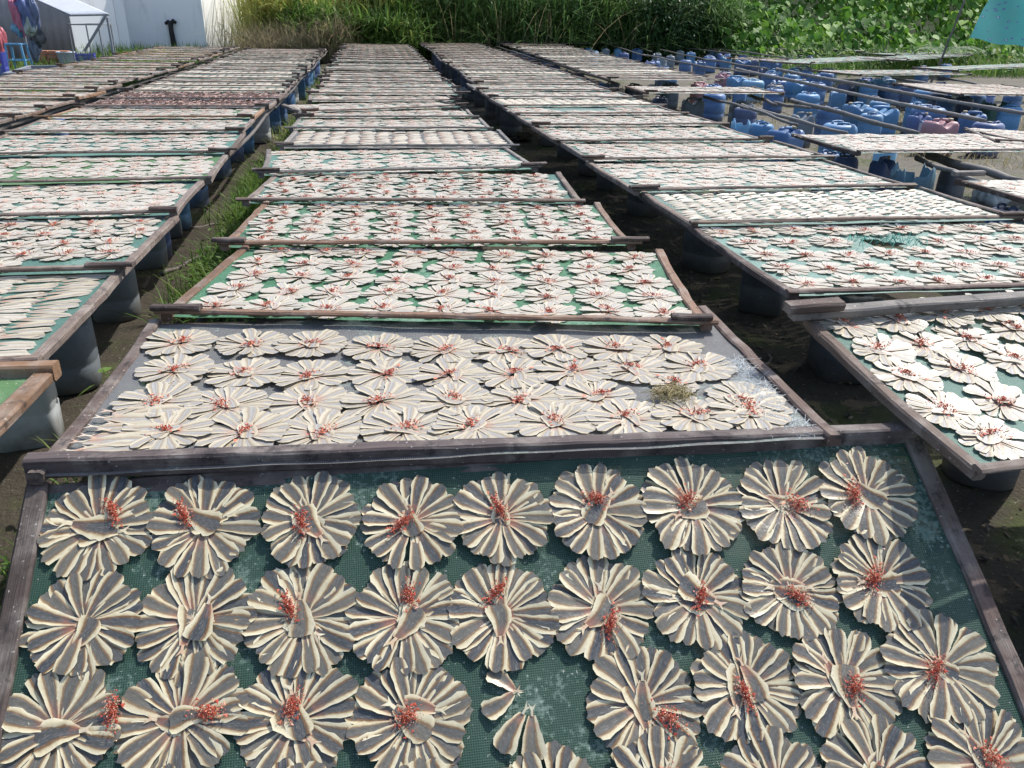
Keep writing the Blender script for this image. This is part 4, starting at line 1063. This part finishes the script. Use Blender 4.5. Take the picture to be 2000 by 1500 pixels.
ra0 = Vector((Wc.x - 1.2, Wc.y + 1.5, 0)); ra1 = Vector((Wr1.x, Wc.y + 1.4, 0))
pe = gy(257, 100, Wc.y + .12)
prism('pilaster', [wallslab(Vector((Wc.x + .004, Wc.y + .02, 0)), Vector((pe.x, Wc.y + .12, 0)), 1.2, -.1, 4.1)], M_PLASTER, hs)
k_ = gy(404, 90, Wc.y + .8); ra1 = Vector((k_.x, Wc.y + .8, 0))
prism('wall', [wallslab(ra0, ra1, 5.0, -.1, 4.2)], M_PLASTER, hs)
wdir = Vector((.64, .77, 0)); wp = Vector((Wc.x, Wc.y, 0)) - wdir * 2.6 + Vector((.77, -.64, 0)) * .02
v, f = box((0, 0, 1.62), (.34, .06, 1.1), Matrix.Rotation(math.atan2(.77, .64), 3, 'Z')); v = [p + wp for p in v]
ob('window', mesh('window', v, f, simple('window_glass', (.12, .3, .3), .2, .5, .1), smooth=False), hs)
# black standpipe against the recessed wall
sp = gy(342, 108, Wc.y + .9); st = empty('standpipe', Matrix.Translation((sp.x, sp.y, 0))); tag(st, 'black sooty standpipe with a cross head before the blank wall', 'pipe')
V, Fc = tube([(0, 0, -.05), (.01, 0, .4), (-.01, 0, .8), (0, 0, 1.05)], [.085, .09, .075, .08], 10); ob('pipe', mesh('pipe', V, Fc, M_DARK), st)
V, Fc = tube([(-.17, .02, 1.0), (-.06, 0, 1.06), (.02, 0, 1.03), (.10, -.02, 1.09), (.19, 0, 1.03)], [.045, .07, .06, .075, .04], 8); ob('cross_head', mesh('cross_head', V, Fc, M_DARK), st)
# shelter
E1, E2 = gy(136, 28, 23.0), gy(212, 26.5, 23.0)
upv = Vector((-1.5, 1.5, .45)); ex = (E2 - E1)
sh = empty('awning_shelter', Matrix.Identity(4)); tag(sh, 'low shelter with a bright white corrugated roof on thin steel posts', 'shelter')
nu, nv = 60, 8; V, Fc = [], []
for i in range(nu + 1):
    for j in range(nv + 1):
        a, b = i / nu, j / nv; V.append(E1 + ex * a + upv * b * 1.6 + Vector((0, 0, .012 * math.sin(a * 30 * PI / 2 * 2))))
for i in range(nu):
    for j in range(nv): q = i * (nv + 1) + j; Fc.append((q, q + nv + 1, q + nv + 2, q + 1))
rf = ob('roof', mesh('roof', V, Fc, M_ROOF), sh)
sol = rf.modifiers.new('thick', 'SOLIDIFY'); sol.thickness = .012
def sbar(name, a, b, wd, parent, mat=M_STEEL): return bar_ob(name, a, b, wd, wd, mat, parent, None, segs=1, bev=.003)
b0, b1 = gy(-30, 60, 26.6), gy(141, 60, 26.6)
V, Fc = [], []
for i in range(41):
    x = b0.x + (b1.x - b0.x) * i / 40
    for zq in (0, 2.3): V.append((x, 26.6 + .02 * math.sin(i * 1.7), zq))
Fc = [(2 * i, 2 * i + 2, 2 * i + 3, 2 * i + 1) for i in range(40)]
bp = ob('shade_panel', mesh('shade_panel', V, Fc, simple('shade_grey', (.26, .26, .27), .8, .2, .3, 1.5)), sh)  # added grey sheet standing for the roof's shade on the wall
sol = bp.modifiers.new('thick', 'SOLIDIFY'); sol.thickness = .02
p_ = gp(60, 126, 0); top_ = gy(33, 2, p_.y); sbar('post', (p_.x, p_.y, 0), (p_.x, p_.y, 2.0), .05, sh)
q_ = E2 + Vector((-.05, 0, 0)); g_ = gp(228, 128, 0)
sbar('brace', E2 + Vector((-.06, .02, -.02)), gy(165, 100, E2.y + .15), .05, sh)
sbar('beam', E1 + Vector((0, .03, -.03)), E2 + Vector((0, .03, -.03)), .035, sh)
sbar('post', (E2.x - .07, E2.y + .06, 0), (E2.x - .07, E2.y + .06, 1.26), .045, sh)
sbar('beam', E1 + Vector((0, .03, -.03)), E1 + upv * 1.5 + Vector((0, .03, -.05)), .035, sh)
# steel rack
ra = [gp(149, 134, 0), gp(207, 133, 0), gp(230, 129, 0), gp(183, 130, 0)]
rk = empty('steel_rack', Matrix.Identity(4)); tag(rk, 'open steel rack frame standing at the shelter corner', 'rack')
rk_top = 1.05
for p in ra: sbar('leg', (p.x, p.y, 0), (p.x, p.y, rk_top), .03, rk)
for a, b in zip(ra, ra[1:] + ra[:1]): sbar('top_bar', (a.x, a.y, rk_top + .018), (b.x, b.y, rk_top + .018), .032, rk)
for p in (ra[1], ra[2]): sbar('foot_strut', (p.x - .02, p.y, .3), (p.x - .36, p.y - .1, .02), .03, rk)
# empty steel table frame before it
tf = empty('empty_table_frame', Matrix.Identity(4)); tag(tf, 'empty dark frame of a low table in front of the bricks', 'table frame')
c4 = [gp(10, 146, .42), gp(112, 144, .42), gp(140, 130, .42), gp(58, 131, .42)]
for a, b in zip(c4, c4[1:] + c4[:1]): sbar('frame_bar', a, b, .06, tf)
sbar('frame_bar', (c4[0] + c4[3]) / 2, (c4[1] + c4[2]) / 2, .05, tf)
for p in c4: sbar('leg', (p.x, p.y, 0), (p.x, p.y, .39), .045, tf)
# bricks, bucket, crates, stool, bags
B0 = gp(86, 132, 0); bs = empty('brick_pile', Matrix.Translation((B0.x, B0.y + .5, 0))); tag(bs, 'stacked red bricks under the shelter', 'brick pile')
for r_ in range(4):
    for k in range(4):
        v, f = box((-.39 + k * .255 + .05 * (r_ % 2) + random.uniform(-.01, .01), random.uniform(-.02, .02), .05 + r_ * .1), (.24, .26, .094))
        ob('brick', mesh('brick', v, f, M_BRICK, smooth=False), bs, None)
def vessel(name, P, secs, mat, label, cat, color=None, n=24):
    V, Fc = loft(secs, n, top=False); return tag(ob(name, mesh(name, V, Fc, mat), None, Matrix.Translation(P), color), label, cat)
bk = gp(125, 133, 0); bk.y += .35
vessel('bucket', (bk.x, bk.y, 0), [(0, .17, .17, 2), (.02, .18, .18, 2), (.36, .225, .225, 2), (.365, .24, .24, 2), (.39, .24, .24, 2), (.38, .22, .22, 2), (.05, .17, .17, 2)], M_PLASTIC, 'pale blue-white bucket beside the bricks', 'bucket', (.5, .6, .68))
def crate(P, sx, sy, sz, col, label):
    r = empty('plastic_crate', Matrix.Translation((P.x, P.y, 0)) @ Matrix.Rotation(.15, 4, 'Z')); tag(r, label, 'crate', 'blue crates by the shelter'); parts = []
    for (cx_, cy_, a, b) in ((0, -sy / 2, sx, .012), (0, sy / 2, sx, .012), (-sx / 2, 0, .012, sy - .014), (sx / 2, 0, .012, sy - .014)):
        for zq in (.03, .11, .19, .27):
            if zq < sz: parts.append(box((cx_, cy_, zq + .01), (a, b, .05)))
        for k in range(5):
            t = -.46 + .92 * k / 4; parts.append(box((cx_ + (t * a if a > b else 0), cy_ + (t * b if b > a else 0), sz / 2), (.025 if a > b else .018, .025 if b > a else .018, sz)))
    V, Fc = join(parts); ob('side', mesh('side', V, Fc, M_PLASTIC, smooth=False), r, None, col)
    v, f = box((0, 0, .012), (sx - .03, sy - .03, .02)); ob('base', mesh('base', v, f, M_PLASTIC, smooth=False), r, None, col)
cr = gp(160, 131, 0); cr.y += .4; crate(cr, .5, .36, .34, (.05, .06, .42), 'dark blue slatted crate between bucket and rack')
cr = gp(-2, 160, 0); crate(cr, .42, .34, .6, (.03, .04, .45), 'tall violet-blue crate cut by the left edge')
stp = gp(14, 146, 0); sl = empty('plastic_stool', Matrix.Translation((stp.x, stp.y + .9, 0))); tag(sl, 'light blue plastic stool with red cloth under the shelter', 'stool')
v, f = loft([(.62, .20, .20, 5), (.63, .215, .215, 5), (.655, .215, .215, 5), (.66, .20, .20, 5)], 24); ob('seat', mesh('seat', v, f, M_PLASTIC), sl, None, (.08, .36, .62))
for sx in (-1, 1):
    for sy in (-1, 1): bar_ob('leg', (sx * .17, sy * .17, .63), (sx * .215, sy * .215, 0), .05, .035, M_PLASTIC, sl, (.08, .36, .62), segs=1)
for zq, wq in ((.28, .40),):
    for (a, b) in (((-1, -1), (1, -1)), ((-1, 1), (1, 1)), ((-1, -1), (-1, 1)), ((1, -1), (1, 1))): bar_ob('stretcher', (a[0] * .195, a[1] * .195, zq), (b[0] * .195, b[1] * .195, zq), .03, .03, M_PLASTIC, sl, (.08, .36, .62), segs=1)
def lump(name, c, r, mat, label, cat, seed, color=None, group=None, sq=(1, 1, 1)):
    rs = np.random.default_rng(seed); n, m = 44, 22; V, Fc = [], []
    ph = rs.uniform(0, 6.28, 8)
    for j in range(m + 1):
        th = PI * j / m
        for i in range(n):
            a = 2 * PI * i / n
            k = 1 + .16 * math.sin(3 * a + ph[0] + 2 * th) + .11 * math.sin(5 * a + ph[1] - 3 * th) + .08 * math.sin(9 * a + 4 * th + ph[2]) + .12 * math.sin(4 * th + ph[3]) + .07 * math.sin(13 * a + 2 * th + ph[4]) + .05 * math.sin(7 * th - 6 * a + ph[5])
            V.append((r * k * math.sin(th) * math.cos(a) * sq[0], r * k * math.sin(th) * math.sin(a) * sq[1], -r * k * math.cos(th) * sq[2]))
    for j in range(m):
        for i in range(n): a, b = j * n + i, j * n + (i + 1) % n; Fc.append((a, b, b + n, a + n))
    return tag(ob(name, mesh(name, V, Fc, mat), None, Matrix.Translation(c), color), label, cat, group)
hb = 23.2
for (u, v, r, sq, col, lab, s) in [(36, 30, .24, (.7, .6, 1.5), (.50, .08, .16), 'pink red plastic bag hanging leftmost under the shelter roof', 1), (48, 22, .26, (.8, .6, 1.4), (.05, .09, .30), 'dark blue bag hanging in the middle under the shelter roof', 2),
                                   (56, 48, .20, (.8, .6, 1.1), (.36, .42, .36), 'pale greenish bag at the bottom of the hanging bags', 3), (64, 25, .22, (.6, .6, 1.6), (.07, .10, .22), 'slim navy bag hanging rightmost under the shelter roof', 4),
                                   (36, 56, .17, (.9, .6, .9), (.08, .30, .42), 'small teal bag low on the hanging bunch', 5), (74, 72, .2, (.8, .5, 1.0), (.02, .02, .025), 'black bag behind the shelter post', 6),
                                   (66, 96, .2, (.6, .5, 1.2), (.10, .13, .2), 'dark sack standing behind the shelter post', 7), (2, 95, .28, (.5, .6, 1.6), (.45, .03, .05), 'red jacket draped at the left edge above the stool', 8)]:
    lump('hanging_bag' if s < 6 else ('sack' if s < 8 else 'draped_jacket'), gy(u, v, hb + .3 * (s > 5)), r, M_PLASTIC, lab, 'bag' if s < 8 else 'jacket', s, col, 'bags under the shelter' if s < 8 else None, sq)
ys = gy(308, 106, Wc.y - .6); lump('yellow_sack', (ys.x, ys.y, .16), .22, M_PLASTIC, 'yellow and white sack lying before the blank wall', 'sack', 12, (.70, .55, .06), None, (1.5, .8, .7))
ys = gy(322, 110, Wc.y - .9); lump('white_sack', (ys.x, ys.y, .08), .17, M_PLASTIC, 'white crumpled sack beside the yellow one', 'sack', 13, (.7, .7, .68), None, (1.8, .8, .5))

# ---------------------------------------------------------------- cloth and leaning pole at right
Yc = 17.0
c0, c1 = gy(1894, 74, Yc), gy(2140, 92, Yc - .3); c2, c3 = gy(1948, -22, Yc + .9), gy(2200, -20, Yc + .9)
V, UV, Fc = [], [], []; nu, nv = 40, 24
for i in range(nu + 1):
    for j in range(nv + 1):
        a, b = i / nu, j / nv; P = (c0 * (1 - a) + c1 * a) * (1 - b) + (c2 * (1 - a) + c3 * a) * b
        P += Vector((0,   .09 * math.sin(a * 14 + b * 3) * (.4 + b), -.10 * math.sin(PI * a) * (1 - b * .5) + .02 * math.sin(a * 21 + b * 5)))
        V.append(P); UV.append((a * 1.6, b))
for i in range(nu):
    for j in range(nv): q = i * (nv + 1) + j; Fc.append((q, q + nv + 1, q + nv + 2, q + 1))
cl = ob('cloth_awning', mesh('cloth_awning', V, Fc, M_CLOTH, uv=UV)); tag(cl, 'teal cloth with small flower print hung at top right', 'cloth')
pb, pt = gp(1832, 96, 0), None; pb = gy(1832, 94, 21); pole((pb.x, pb.y, 0), gy(1886, -6, 20.6), .04, 'bare pole leaning before the vines near the teal cloth', .03, (.2, .18, .17), 'leaning_pole')
pq = gy(1992, 112, Yc - .2); pole((pq.x, pq.y, 0), (pq.x, pq.y, 1.9), .06, 'dark reddish post holding up the teal cloth', .01, (.10, .06, .05), 'cloth_post')

# ---------------------------------------------------------------- plants
def blades(n, xy, hmin, hmax, wd, lean, seed, segs=4, droop=.5, z0=None, lie=None):
    """n curved blades; xy(rng, n) gives the roots. One island per blade."""
    r = np.random.default_rng(seed); X, Y = xy(r, n); Z = gz(X, Y) if z0 is None else z0(r, X, Y)
    a = r.uniform(0, 2 * PI, n); h = r.uniform(hmin, hmax, n); ln = np.abs(r.normal(0, lean, n)); wv = wd * r.uniform(.6, 1.3, n)
    b = a + PI / 2 + r.normal(0, .5, n); T = np.linspace(0, 1, segs + 1); V = np.zeros((n, segs + 1, 2, 3))
    for k, t in enumerate(T):
        out = ln * h * (t * .5 + droop * t * t); up = h * (t - droop * .55 * np.minimum(ln, 1.2) * t ** 2.5)
        cx = X + np.cos(a) * out; cy = Y + np.sin(a) * out; cz = Z + up; w_ = wv * (1 - t) ** .6 * (.5 + min(1, t * 4) * .5) + .0008
        for s, q in enumerate((-.5, .5)):
            V[:, k, s, 0] = cx + np.cos(b) * w_ * q; V[:, k, s, 1] = cy + np.sin(b) * w_ * q; V[:, k, s, 2] = cz
    m = (segs + 1) * 2; base = np.arange(n)[:, None] * m; f = np.array([[2 * k, 2 * k + 1, 2 * k + 3, 2 * k + 2] for k in range(segs)])
    return V.reshape(-1, 3), (base[:, :, None] + f[None]).reshape(-1, 4)
def leaves(P, size, seed, shape, tilt=.7, face=None):
    """leaf faces at points P, from a template outline"""
    r = np.random.default_rng(seed); n = len(P); tv, tf = shape; s = size * r.uniform(.55, 1.25, n)
    az = r.uniform(0, 2 * PI, n) if face is None else r.normal(face, .9, n); ti = r.normal(tilt, .35, n); ro = r.normal(0, .4, n)
    v = tv[None] * s[:, None, None]
    x, y, z = v[..., 0], v[..., 1], v[..., 2]
    y2 = y * np.cos(ro)[:, None] - z * np.sin(ro)[:, None]; z2 = y * np.sin(ro)[:, None] + z * np.cos(ro)[:, None]
    x3 = x * np.cos(ti)[:, None] + z2 * np.sin(ti)[:, None]; z3 = -x * np.sin(ti)[:, None] + z2 * np.cos(ti)[:, None]
    c, sn = np.cos(az)[:, None], np.sin(az)[:, None]
    V = np.stack([x3 * c - y2 * sn, x3 * sn + y2 * c, z3], -1) + P[:, None, :]
    return V.reshape(-1, 3), (np.arange(n)[:, None, None] * len(tv) + tf[None]).reshape(-1, 4)
HEART = (np.array([(0, 0, 0), (-.14, .22, .05), (.08, .42, .07), (.42, .40, .03), (.72, .2, -.04), (1, 0, -.12), (.72, -.2, -.04), (.42, -.40, .03), (.08, -.42, .07), (-.14, -.22, .05), (.4, 0, -.02), (.72, 0, -.06)]),
         np.array([(0, 10, 2, 1), (10, 3, 2, 2), (10, 11, 4, 3), (11, 5, 4, 4), (0, 9, 8, 10), (10, 8, 7, 7), (10, 7, 6, 11), (11, 6, 5, 5)]))
OVAL = (np.array([(0, 0, 0), (.3, .2, .03), (.7, .17, 0), (1, 0, -.06), (.7, -.17, 0), (.3, -.2, .03), (.5, 0, -.02)]), np.array([(0, 6, 1, 1), (6, 2, 1, 1), (6, 3, 2, 2), (6, 4, 3, 3), (6, 5, 4, 4), (0, 5, 6, 6)]))
def tri(a):
    """quads with a doubled last corner -> clean triangles"""
    return np.vstack([a[:, [0, 1, 2]], a[(a[:, 3] != a[:, 2])][:, [0, 2, 3]]])
def stuffmesh(name, chunks, mat, label, cat, kind='stuff', smooth=True):
    V, Fc, n = [], [], 0
    for v, f in chunks:
        f = tri(f) if (f[:, 3] == f[:, 2]).any() else np.vstack([f[:, [0, 1, 2]], f[:, [0, 2, 3]]])
        V.append(v); Fc.append(f + n); n += len(v)
    return tag(ob(name, mesh(name, np.vstack(V), np.vstack(Fc), mat, smooth=smooth)), label, cat, None, kind)
uni = lambda x0, x1, y0, y1: (lambda r, n: (r.uniform(x0, x1, n), r.uniform(y0, y1, n)))
def clump(x0, x1, y0, y1, nc, sd):
    def f(r, n):
        cx, cy = r.uniform(x0, x1, nc), r.uniform(y0, y1, nc); k = r.integers(0, nc, n); return cx[k] + r.normal(0, sd, n), cy[k] + r.normal(0, sd, n)
    return f
# bank behind everything
xs = np.linspace(-70, 90, 160); ysb = np.linspace(36, 78, 50); X, Y = np.meshgrid(xs, ysb, indexing='ij')
Z = np.clip((Y - 36.5) / 8, 0, 1) ** 1.2 * 5.2 + (vnoise(X, Y, .5, 9) - .5) * 1.0 - .3; ny = 50
i, j = np.meshgrid(np.arange(159), np.arange(49), indexing='ij'); a = (i * ny + j).ravel()
M_BANK = simple('overgrown_bank', (.022, .035, .012), .9, .1, .6, 2.5, .6)
tag(ob('bank', mesh('bank', np.stack([X, Y, Z], -1).reshape(-1, 3), np.stack([a, a + ny, a + ny + 1, a + 1], -1), M_BANK)), kind='structure')
M_REED = mat_leaf('dark_reed', [(0, (.03, .07, .022)), (.4, (.085, .175, .05)), (.75, (.155, .275, .07)), (.93, (.26, .36, .11)), (1, (.30, .26, .14))], .5, .42)
M_DRYREED = mat_leaf('yellowing_reed', [(0, (.27, .24, .08)), (.35, (.55, .48, .20)), (.6, (.46, .52, .13)), (.85, (.64, .64, .22)), (1, (.78, .72, .42))], .6, .5)
M_STALK = mat_leaf('dry_scrub', [(0, (.24, .19, .11)), (.5, (.46, .38, .23)), (1, (.62, .54, .36))], .8, .4)
M_VINE = mat_leaf('vine_leaf', [(0, (.03, .09, .015)), (.35, (.08, .20, .025)), (.7, (.15, .31, .035)), (.93, (.25, .40, .06)), (1, (.40, .36, .09))], .6, .4)
M_SHRUB = mat_leaf('fine_shrub_leaf', [(0, (.03, .075, .03)), (.5, (.075, .15, .06)), (1, (.15, .22, .10))], .5, .35)
def zr(lo, hi): return lambda r, X, Y: gz(X, Y) + r.uniform(lo, hi, len(X)) * (.55 + .9 * (vnoise(X, Y, .9, 6)))
stuffmesh('yellow_reeds', [blades(4500, clump(-4.2, 1.0, 30.2, 35, 170, .18), 1.0, 3.2, .03, .3, 21, droop=.5), blades(15000, clump(-3.9, 1.0, 29.4, 34, 190, .24), .35, 1.0, .05, .95, 22, droop=1.1, z0=zr(.15, 2.4))], M_DRYREED, 'tall yellowing reeds behind the left and middle rows', 'reeds')
stuffmesh('green_bushes', [blades(9000, clump(-2.6, 1.2, 28.6, 30, 26, .38), .25, .8, .06, 1.0, 27, droop=1.0, z0=zr(.05, 1.5))], M_WEED, 'leafy yellow-green bushes in front of the reeds', 'bushes')
stuffmesh('dry_scrub', [blades(11000, clump(-3.7, -.6, 27.8, 29.4, 70, .24), .2, .9, .013, 1.1, 23, segs=3, droop=.5, z0=zr(0, .75))], M_STALK, 'brown twiggy scrub at the foot of the yellowing reeds', 'scrub')
stuffmesh('dark_reeds', [blades(5000, clump(.2, 13.8, 31.2, 37, 200, .3), 1.0, 3.3, .035, .35, 24, droop=.6), blades(26000, clump(.2, 13.6, 30.4, 35, 210, .36), .4, 1.1, .05, 1.1, 25, droop=1.2, z0=zr(.1, 2.4))], M_REED, 'dense dark green reeds behind the middle and right rows', 'reeds')
stuffmesh('reed_stems', [blades(180, clump(-3, 9.5, 30.0, 31.0, 60, .3), .9, 2.6, .02, .8, 26, droop=.4)], M_STALK, 'bare pale stems standing among the dark reeds', 'stems')
# willowy shrub
sx = gy(1325, 60, 30.0)
def shrub(name, c, rx, ry, h, nbr, nl, size, seed, label, mat, leaf=OVAL, cat='shrub'):
    r = np.random.default_rng(seed); root = empty(name, Matrix.Translation((c[0], c[1], 0))); tag(root, label, cat)
    parts, P = [], []
    for k in range(nbr):
        a = r.uniform(0, 2 * PI); e = Vector((math.cos(a) * rx * r.uniform(.2, .9), math.sin(a) * ry * r.uniform(.2, .9), h * r.uniform(.6, 1.0)))
        m = e * .5 + Vector((0, 0, h * .15)); parts.append(tube([(r.normal(0, .05), r.normal(0, .05), -.05), m, e], [.03, .018, .006], 5)); 
        for q in range(max(1, nl // nbr)):
            t = r.uniform(.15, 1.08); b = (m * (2 * t) if t < .5 else m + (e - m) * (2 * t - 1)); sp_ = .22 * (rx + .3)
            P.append((b.x + r.normal(0, sp_), b.y + r.normal(0, sp_), max(.02, b.z + r.normal(0, sp_))))
    V, Fc = join(parts); ob('stems', mesh('stems', V, Fc, M_STALK), root)
    v, f = leaves(np.array(P), size, seed, leaf, tilt=.5); ob('foliage', mesh('foliage', v, tri(f), mat), root); return root
shrub('willowy_shrub', (sx.x, sx.y + .8), 1.5, 1.1, 2.5, 60, 7000, .16, 31, 'rounded pale green fine-leaved shrub between reeds and vines', M_SHRUB)
# vines at right: leaves spread over a lumpy slope with depth
r = np.random.default_rng(33); n = 14000
X = r.uniform(12.6, 34, n); T = r.random(n) ** .8; Y = 27.3 + T * 8 + r.normal(0, .3, n) - .10 * (X - 14); Z = .1 + T * 3.6 + (vnoise(X, Y, .55, 4) - .4) * 1.9 * (.3 + T) - r.random(n) ** 2 * .8
k = Z > .05; P = np.stack([X, Y, Z], -1)[k]
stuffmesh('vine_thicket', [leaves(P[:9000], .31, 34, HEART, .75, -PI / 2), leaves(P[9000:], .2, 37, OVAL, .7, -PI / 2)], M_VINE, 'thicket of large heart-shaped vine leaves at right', 'vines')
X = r.uniform(12.8, 30, 3800); Y = 26.8 - .10 * (X - 14) + r.normal(0, .5, 3800); Z = np.abs(r.normal(.2, .35, 3800))
stuffmesh('undergrowth', [leaves(np.stack([X, Y, Z], -1), .26, 35, OVAL, .6, -PI / 2), blades(2600, uni(12, 30, 24.2, 26.8), .15, .8, .03, .7, 36)], M_WEED, 'low leafy undergrowth below the vines', 'undergrowth')
pc = gy(1860, 40, 23.8)
def palm(c, seed, label, s=1.0, name='young_palm'):
    rr = random.Random(seed); root = empty(name, Matrix.Translation(c)); tag(root, label, 'palm')
    for q in range(9):
        a = q * 2 * PI / 9 + rr.uniform(-.2, .2); L = s * rr.uniform(.8, 1.2); V, Fc = [], []
        for i in range(22):
            t = i / 21; bx, bz = t * L, L * (.75 * t - .75 * t * t); ll = .30 * s * math.sin(PI * min(1, t * .9 + .08))
            for sd_ in (-1, 1):
                n0 = len(V); V += [(bx, 0, bz), (bx + .02, 0, bz), (bx + ll * .7, sd_ * ll, bz - ll * .35)]; Fc.append((n0, n0 + 1, n0 + 2))
        ob('frond', mesh('frond', V, Fc, M_SHRUB), root, Matrix.Rotation(a, 4, 'Z'))
palm((pc.x, pc.y, .7), 3, 'small pale palm fronds beside the leaning pole')
# weeds and grass between the rows
ch = [blades(7200, clump(-1.2, -.72, 4.4, 9.5, 80, .08), .06, .25, .008, .8, 41), blades(5200, clump(-1.2, -.82, 8, 25, 130, .08), .06, .25, .010, .8, 42), blades(900, clump(-1.2, -.85, 2.0, 4.6, 24, .07), .04, .16, .006, .9, 43),
      blades(900, clump(1.15, 1.6, 3.5, 9, 26, .06), .04, .14, .006, .9, 44)]
stuffmesh('grass', ch, M_WEED, 'short green grass growing in the gaps between tray rows', 'grass')
r = np.random.default_rng(45); P = []
for (x0, x1, y0, y1, nc, m) in ((-1.12, -.66, 2.9, 6.5, 90, 34), (-1.15, -.8, 1.7, 3.1, 26, 18), (-1.2, -.8, 5.0, 14, 130, 26), (1.2, 1.75, 2.6, 10, 34, 16)):
    for q in range(nc):
        cx, cy = r.uniform(x0, x1), r.uniform(y0, y1)
        for w_ in range(m): P.append((cx + r.normal(0, .05), cy + r.normal(0, .06), .01 + abs(r.normal(.02, .04))))
stuffmesh('weeds', [leaves(np.array(P), .042, 46, OVAL, .2)], M_WEED, 'small leafy weeds on the soil between tray rows', 'weeds')
stuffmesh('dry_grass', [blades(5200, clump(4.2, 12, 5.5, 20, 150, .22), .05, .24, .008, .9, 47, segs=3), blades(1500, clump(-1.2, -.75, 9, 26, 70, .09), .05, .2, .009, .9, 48, segs=3)], M_DRY, 'dry straw grass tufts among the cans', 'grass')
stuffmesh('grass_strip', [blades(7000, clump(-9.5, -4.5, 17, Wc.y - .2, 140, .3), .08, .4, .02, .8, 49), blades(1500, clump(-9, -5.6, Wc.y - 1.2, Wc.y + .6, 24, .2), .15, .6, .03, .7, 50)], M_WEED, 'green grass strip along the foot of the white building', 'grass')
def herb(P, seed, label, h=.22, n=11, size=.06):
    rr = random.Random(seed); root = empty('seedling', Matrix.Translation((P[0], P[1], float(gz(P[0], P[1]))))); tag(root, label, 'plant', 'seedlings between the rows')
    parts, pts = [], []
    for k in range(4):
        a = rr.uniform(0, 6.28); e = Vector((math.cos(a) * h * .5, math.sin(a) * h * .5, h * rr.uniform(.6, 1.1))); parts.append(tube([(0, 0, -.02), e * .5 + Vector((0, 0, h * .1)), e], [.004, .003, .0015], 5))
        for q in range(n // 3): pts.append(e * rr.uniform(.5, 1.0) + Vector((rr.gauss(0, .02), rr.gauss(0, .02), rr.gauss(0, .015))))
    V, Fc = join(parts); ob('stems', mesh('stems', V, Fc, M_WEED), root)
    v, f = leaves(np.array([tuple(p) for p in pts]), size, seed, OVAL, .2); ob('foliage', mesh('foliage', v, tri(f), M_WEED), root)
g = gp(238, 660, 0); herb((-.93, 2.95), 1, 'seedling with round leaves beside the long end of grey tray', .5, 16, .075)
herb((-.98, 2.2), 2, 'thin seedling on dark soil near the left edge', .3, 12, .05); g = gp(1700, 256, 0); herb((g.x, g.y), 3, 'leafy seedling behind the lone front tray', .28, 18, .08); g = gp(1462, 252, 0); herb((g.x, g.y), 4, 'small seedling beside the bright blue drum', .25, 14, .07)
# litter in the gaps
def stick(a, b, r, label, z=.02):
    P0, P1 = gp(*a, z), gp(*b, z); pole((P0.x, P0.y, float(gz(P0.x, P0.y)) + r), (P1.x, P1.y, float(gz(P1.x, P1.y)) + r), r, label, .02, (.12, .10, .085), 'stick')['group'] = 'sticks on the soil'
stick((318, 528), (395, 492), .022, 'grey stick lying in the weeds left of the brown trays'); stick((355, 446), (440, 430), .02, 'second grey stick in the weeds, farther back')
stick((1305, 548), (1385, 540), .008, 'thin twig on the dark soil right of the brown tray'); stick((1500, 685), (1490, 712), .01, 'short bent twig on dark soil right of grey tray')
r = np.random.default_rng(71); n = 3600
X = np.concatenate([r.uniform(-1.25, -.7, n // 3), r.uniform(1.15, 2.3, n - n // 3)]); Y = r.uniform(.9, 11, n) ** 1.0; Z = gz(X, Y) + (vnoise(X, Y, 14, 3) - .5) * .018 + .004
M_LITTER = mat_leaf('dead_leaf', [(0, (.03, .022, .015)), (.5, (.10, .07, .045)), (.85, (.20, .15, .10)), (1, (.30, .27, .22))], .8, .1)
stuffmesh('leaf_litter', [leaves(np.stack([X, Y, Z], -1), .032, 72, OVAL, .05)], M_LITTER, 'dead leaves and scraps scattered on the dark soil', 'leaf litter')
def rubble():
    r = np.random.default_rng(60); V, Fc = [], []
    for k in range(1500):
        x = r.choice([r.uniform(-1.1, -.8), r.uniform(1.2, 1.75), r.uniform(1.3, 2.1)]); y = r.uniform(1.0, 9) ; s = abs(r.normal(.006, .008)) + .003; e = Euler(tuple(r.uniform(0, 6, 3))).to_matrix(); z = float(gz(x, y)); n0 = len(V)
        for p in ((1, 0, 0), (-1, 0, 0), (0, .8, 0), (0, -.8, 0), (0, 0, .6), (0, 0, -.6)): V.append(Vector((x, y, z + .004)) + e @ (Vector(p) * s * r.uniform(.7, 1.3)))
        Fc += [tuple(n0 + q for q in t) for t in ((0, 2, 4), (2, 1, 4), (1, 3, 4), (3, 0, 4), (2, 0, 5), (1, 2, 5), (3, 1, 5), (0, 3, 5))]
    tag(ob('pebbles', mesh('pebbles', V, Fc, simple('pebble', (.12, .10, .08), .9, .2, .6, 40), smooth=False)), 'small pebbles and crumbs on the dark soil', 'pebbles', None, 'stuff')
rubble()
g = gp(906, 186, .05); lump('plastic_bag', (g.x, g.y, .08), .11, M_PLASTIC, 'white crumpled plastic bag on dark soil between rows', 'bag', 21, (.6, .62, .62), None, (1, 1, .9))
g = gp(1020, 268, .03); lump('stone', (g.x, g.y, .03), .09, M_GROUND, 'flat mossy stone between middle and right rows', 'stone', 22, None, None, (1.5, 1, .6))
g = gp(1932, 400, .05); lump('clear_tub', (g.x, g.y, .09), .13, M_PLASTIC, 'cloudy grey tub lying on the soil by the right edge', 'tub', 23, (.42, .45, .44), None, (1.2, .9, .8))
g = gp(245, 650, .02); lump('paper_scrap', (-1.02, 2.72, .03), .05, M_PLASTIC, 'white paper scrap on soil by the seedling', 'litter', 24, (.6, .58, .52), None, (1.2, .8, .5))
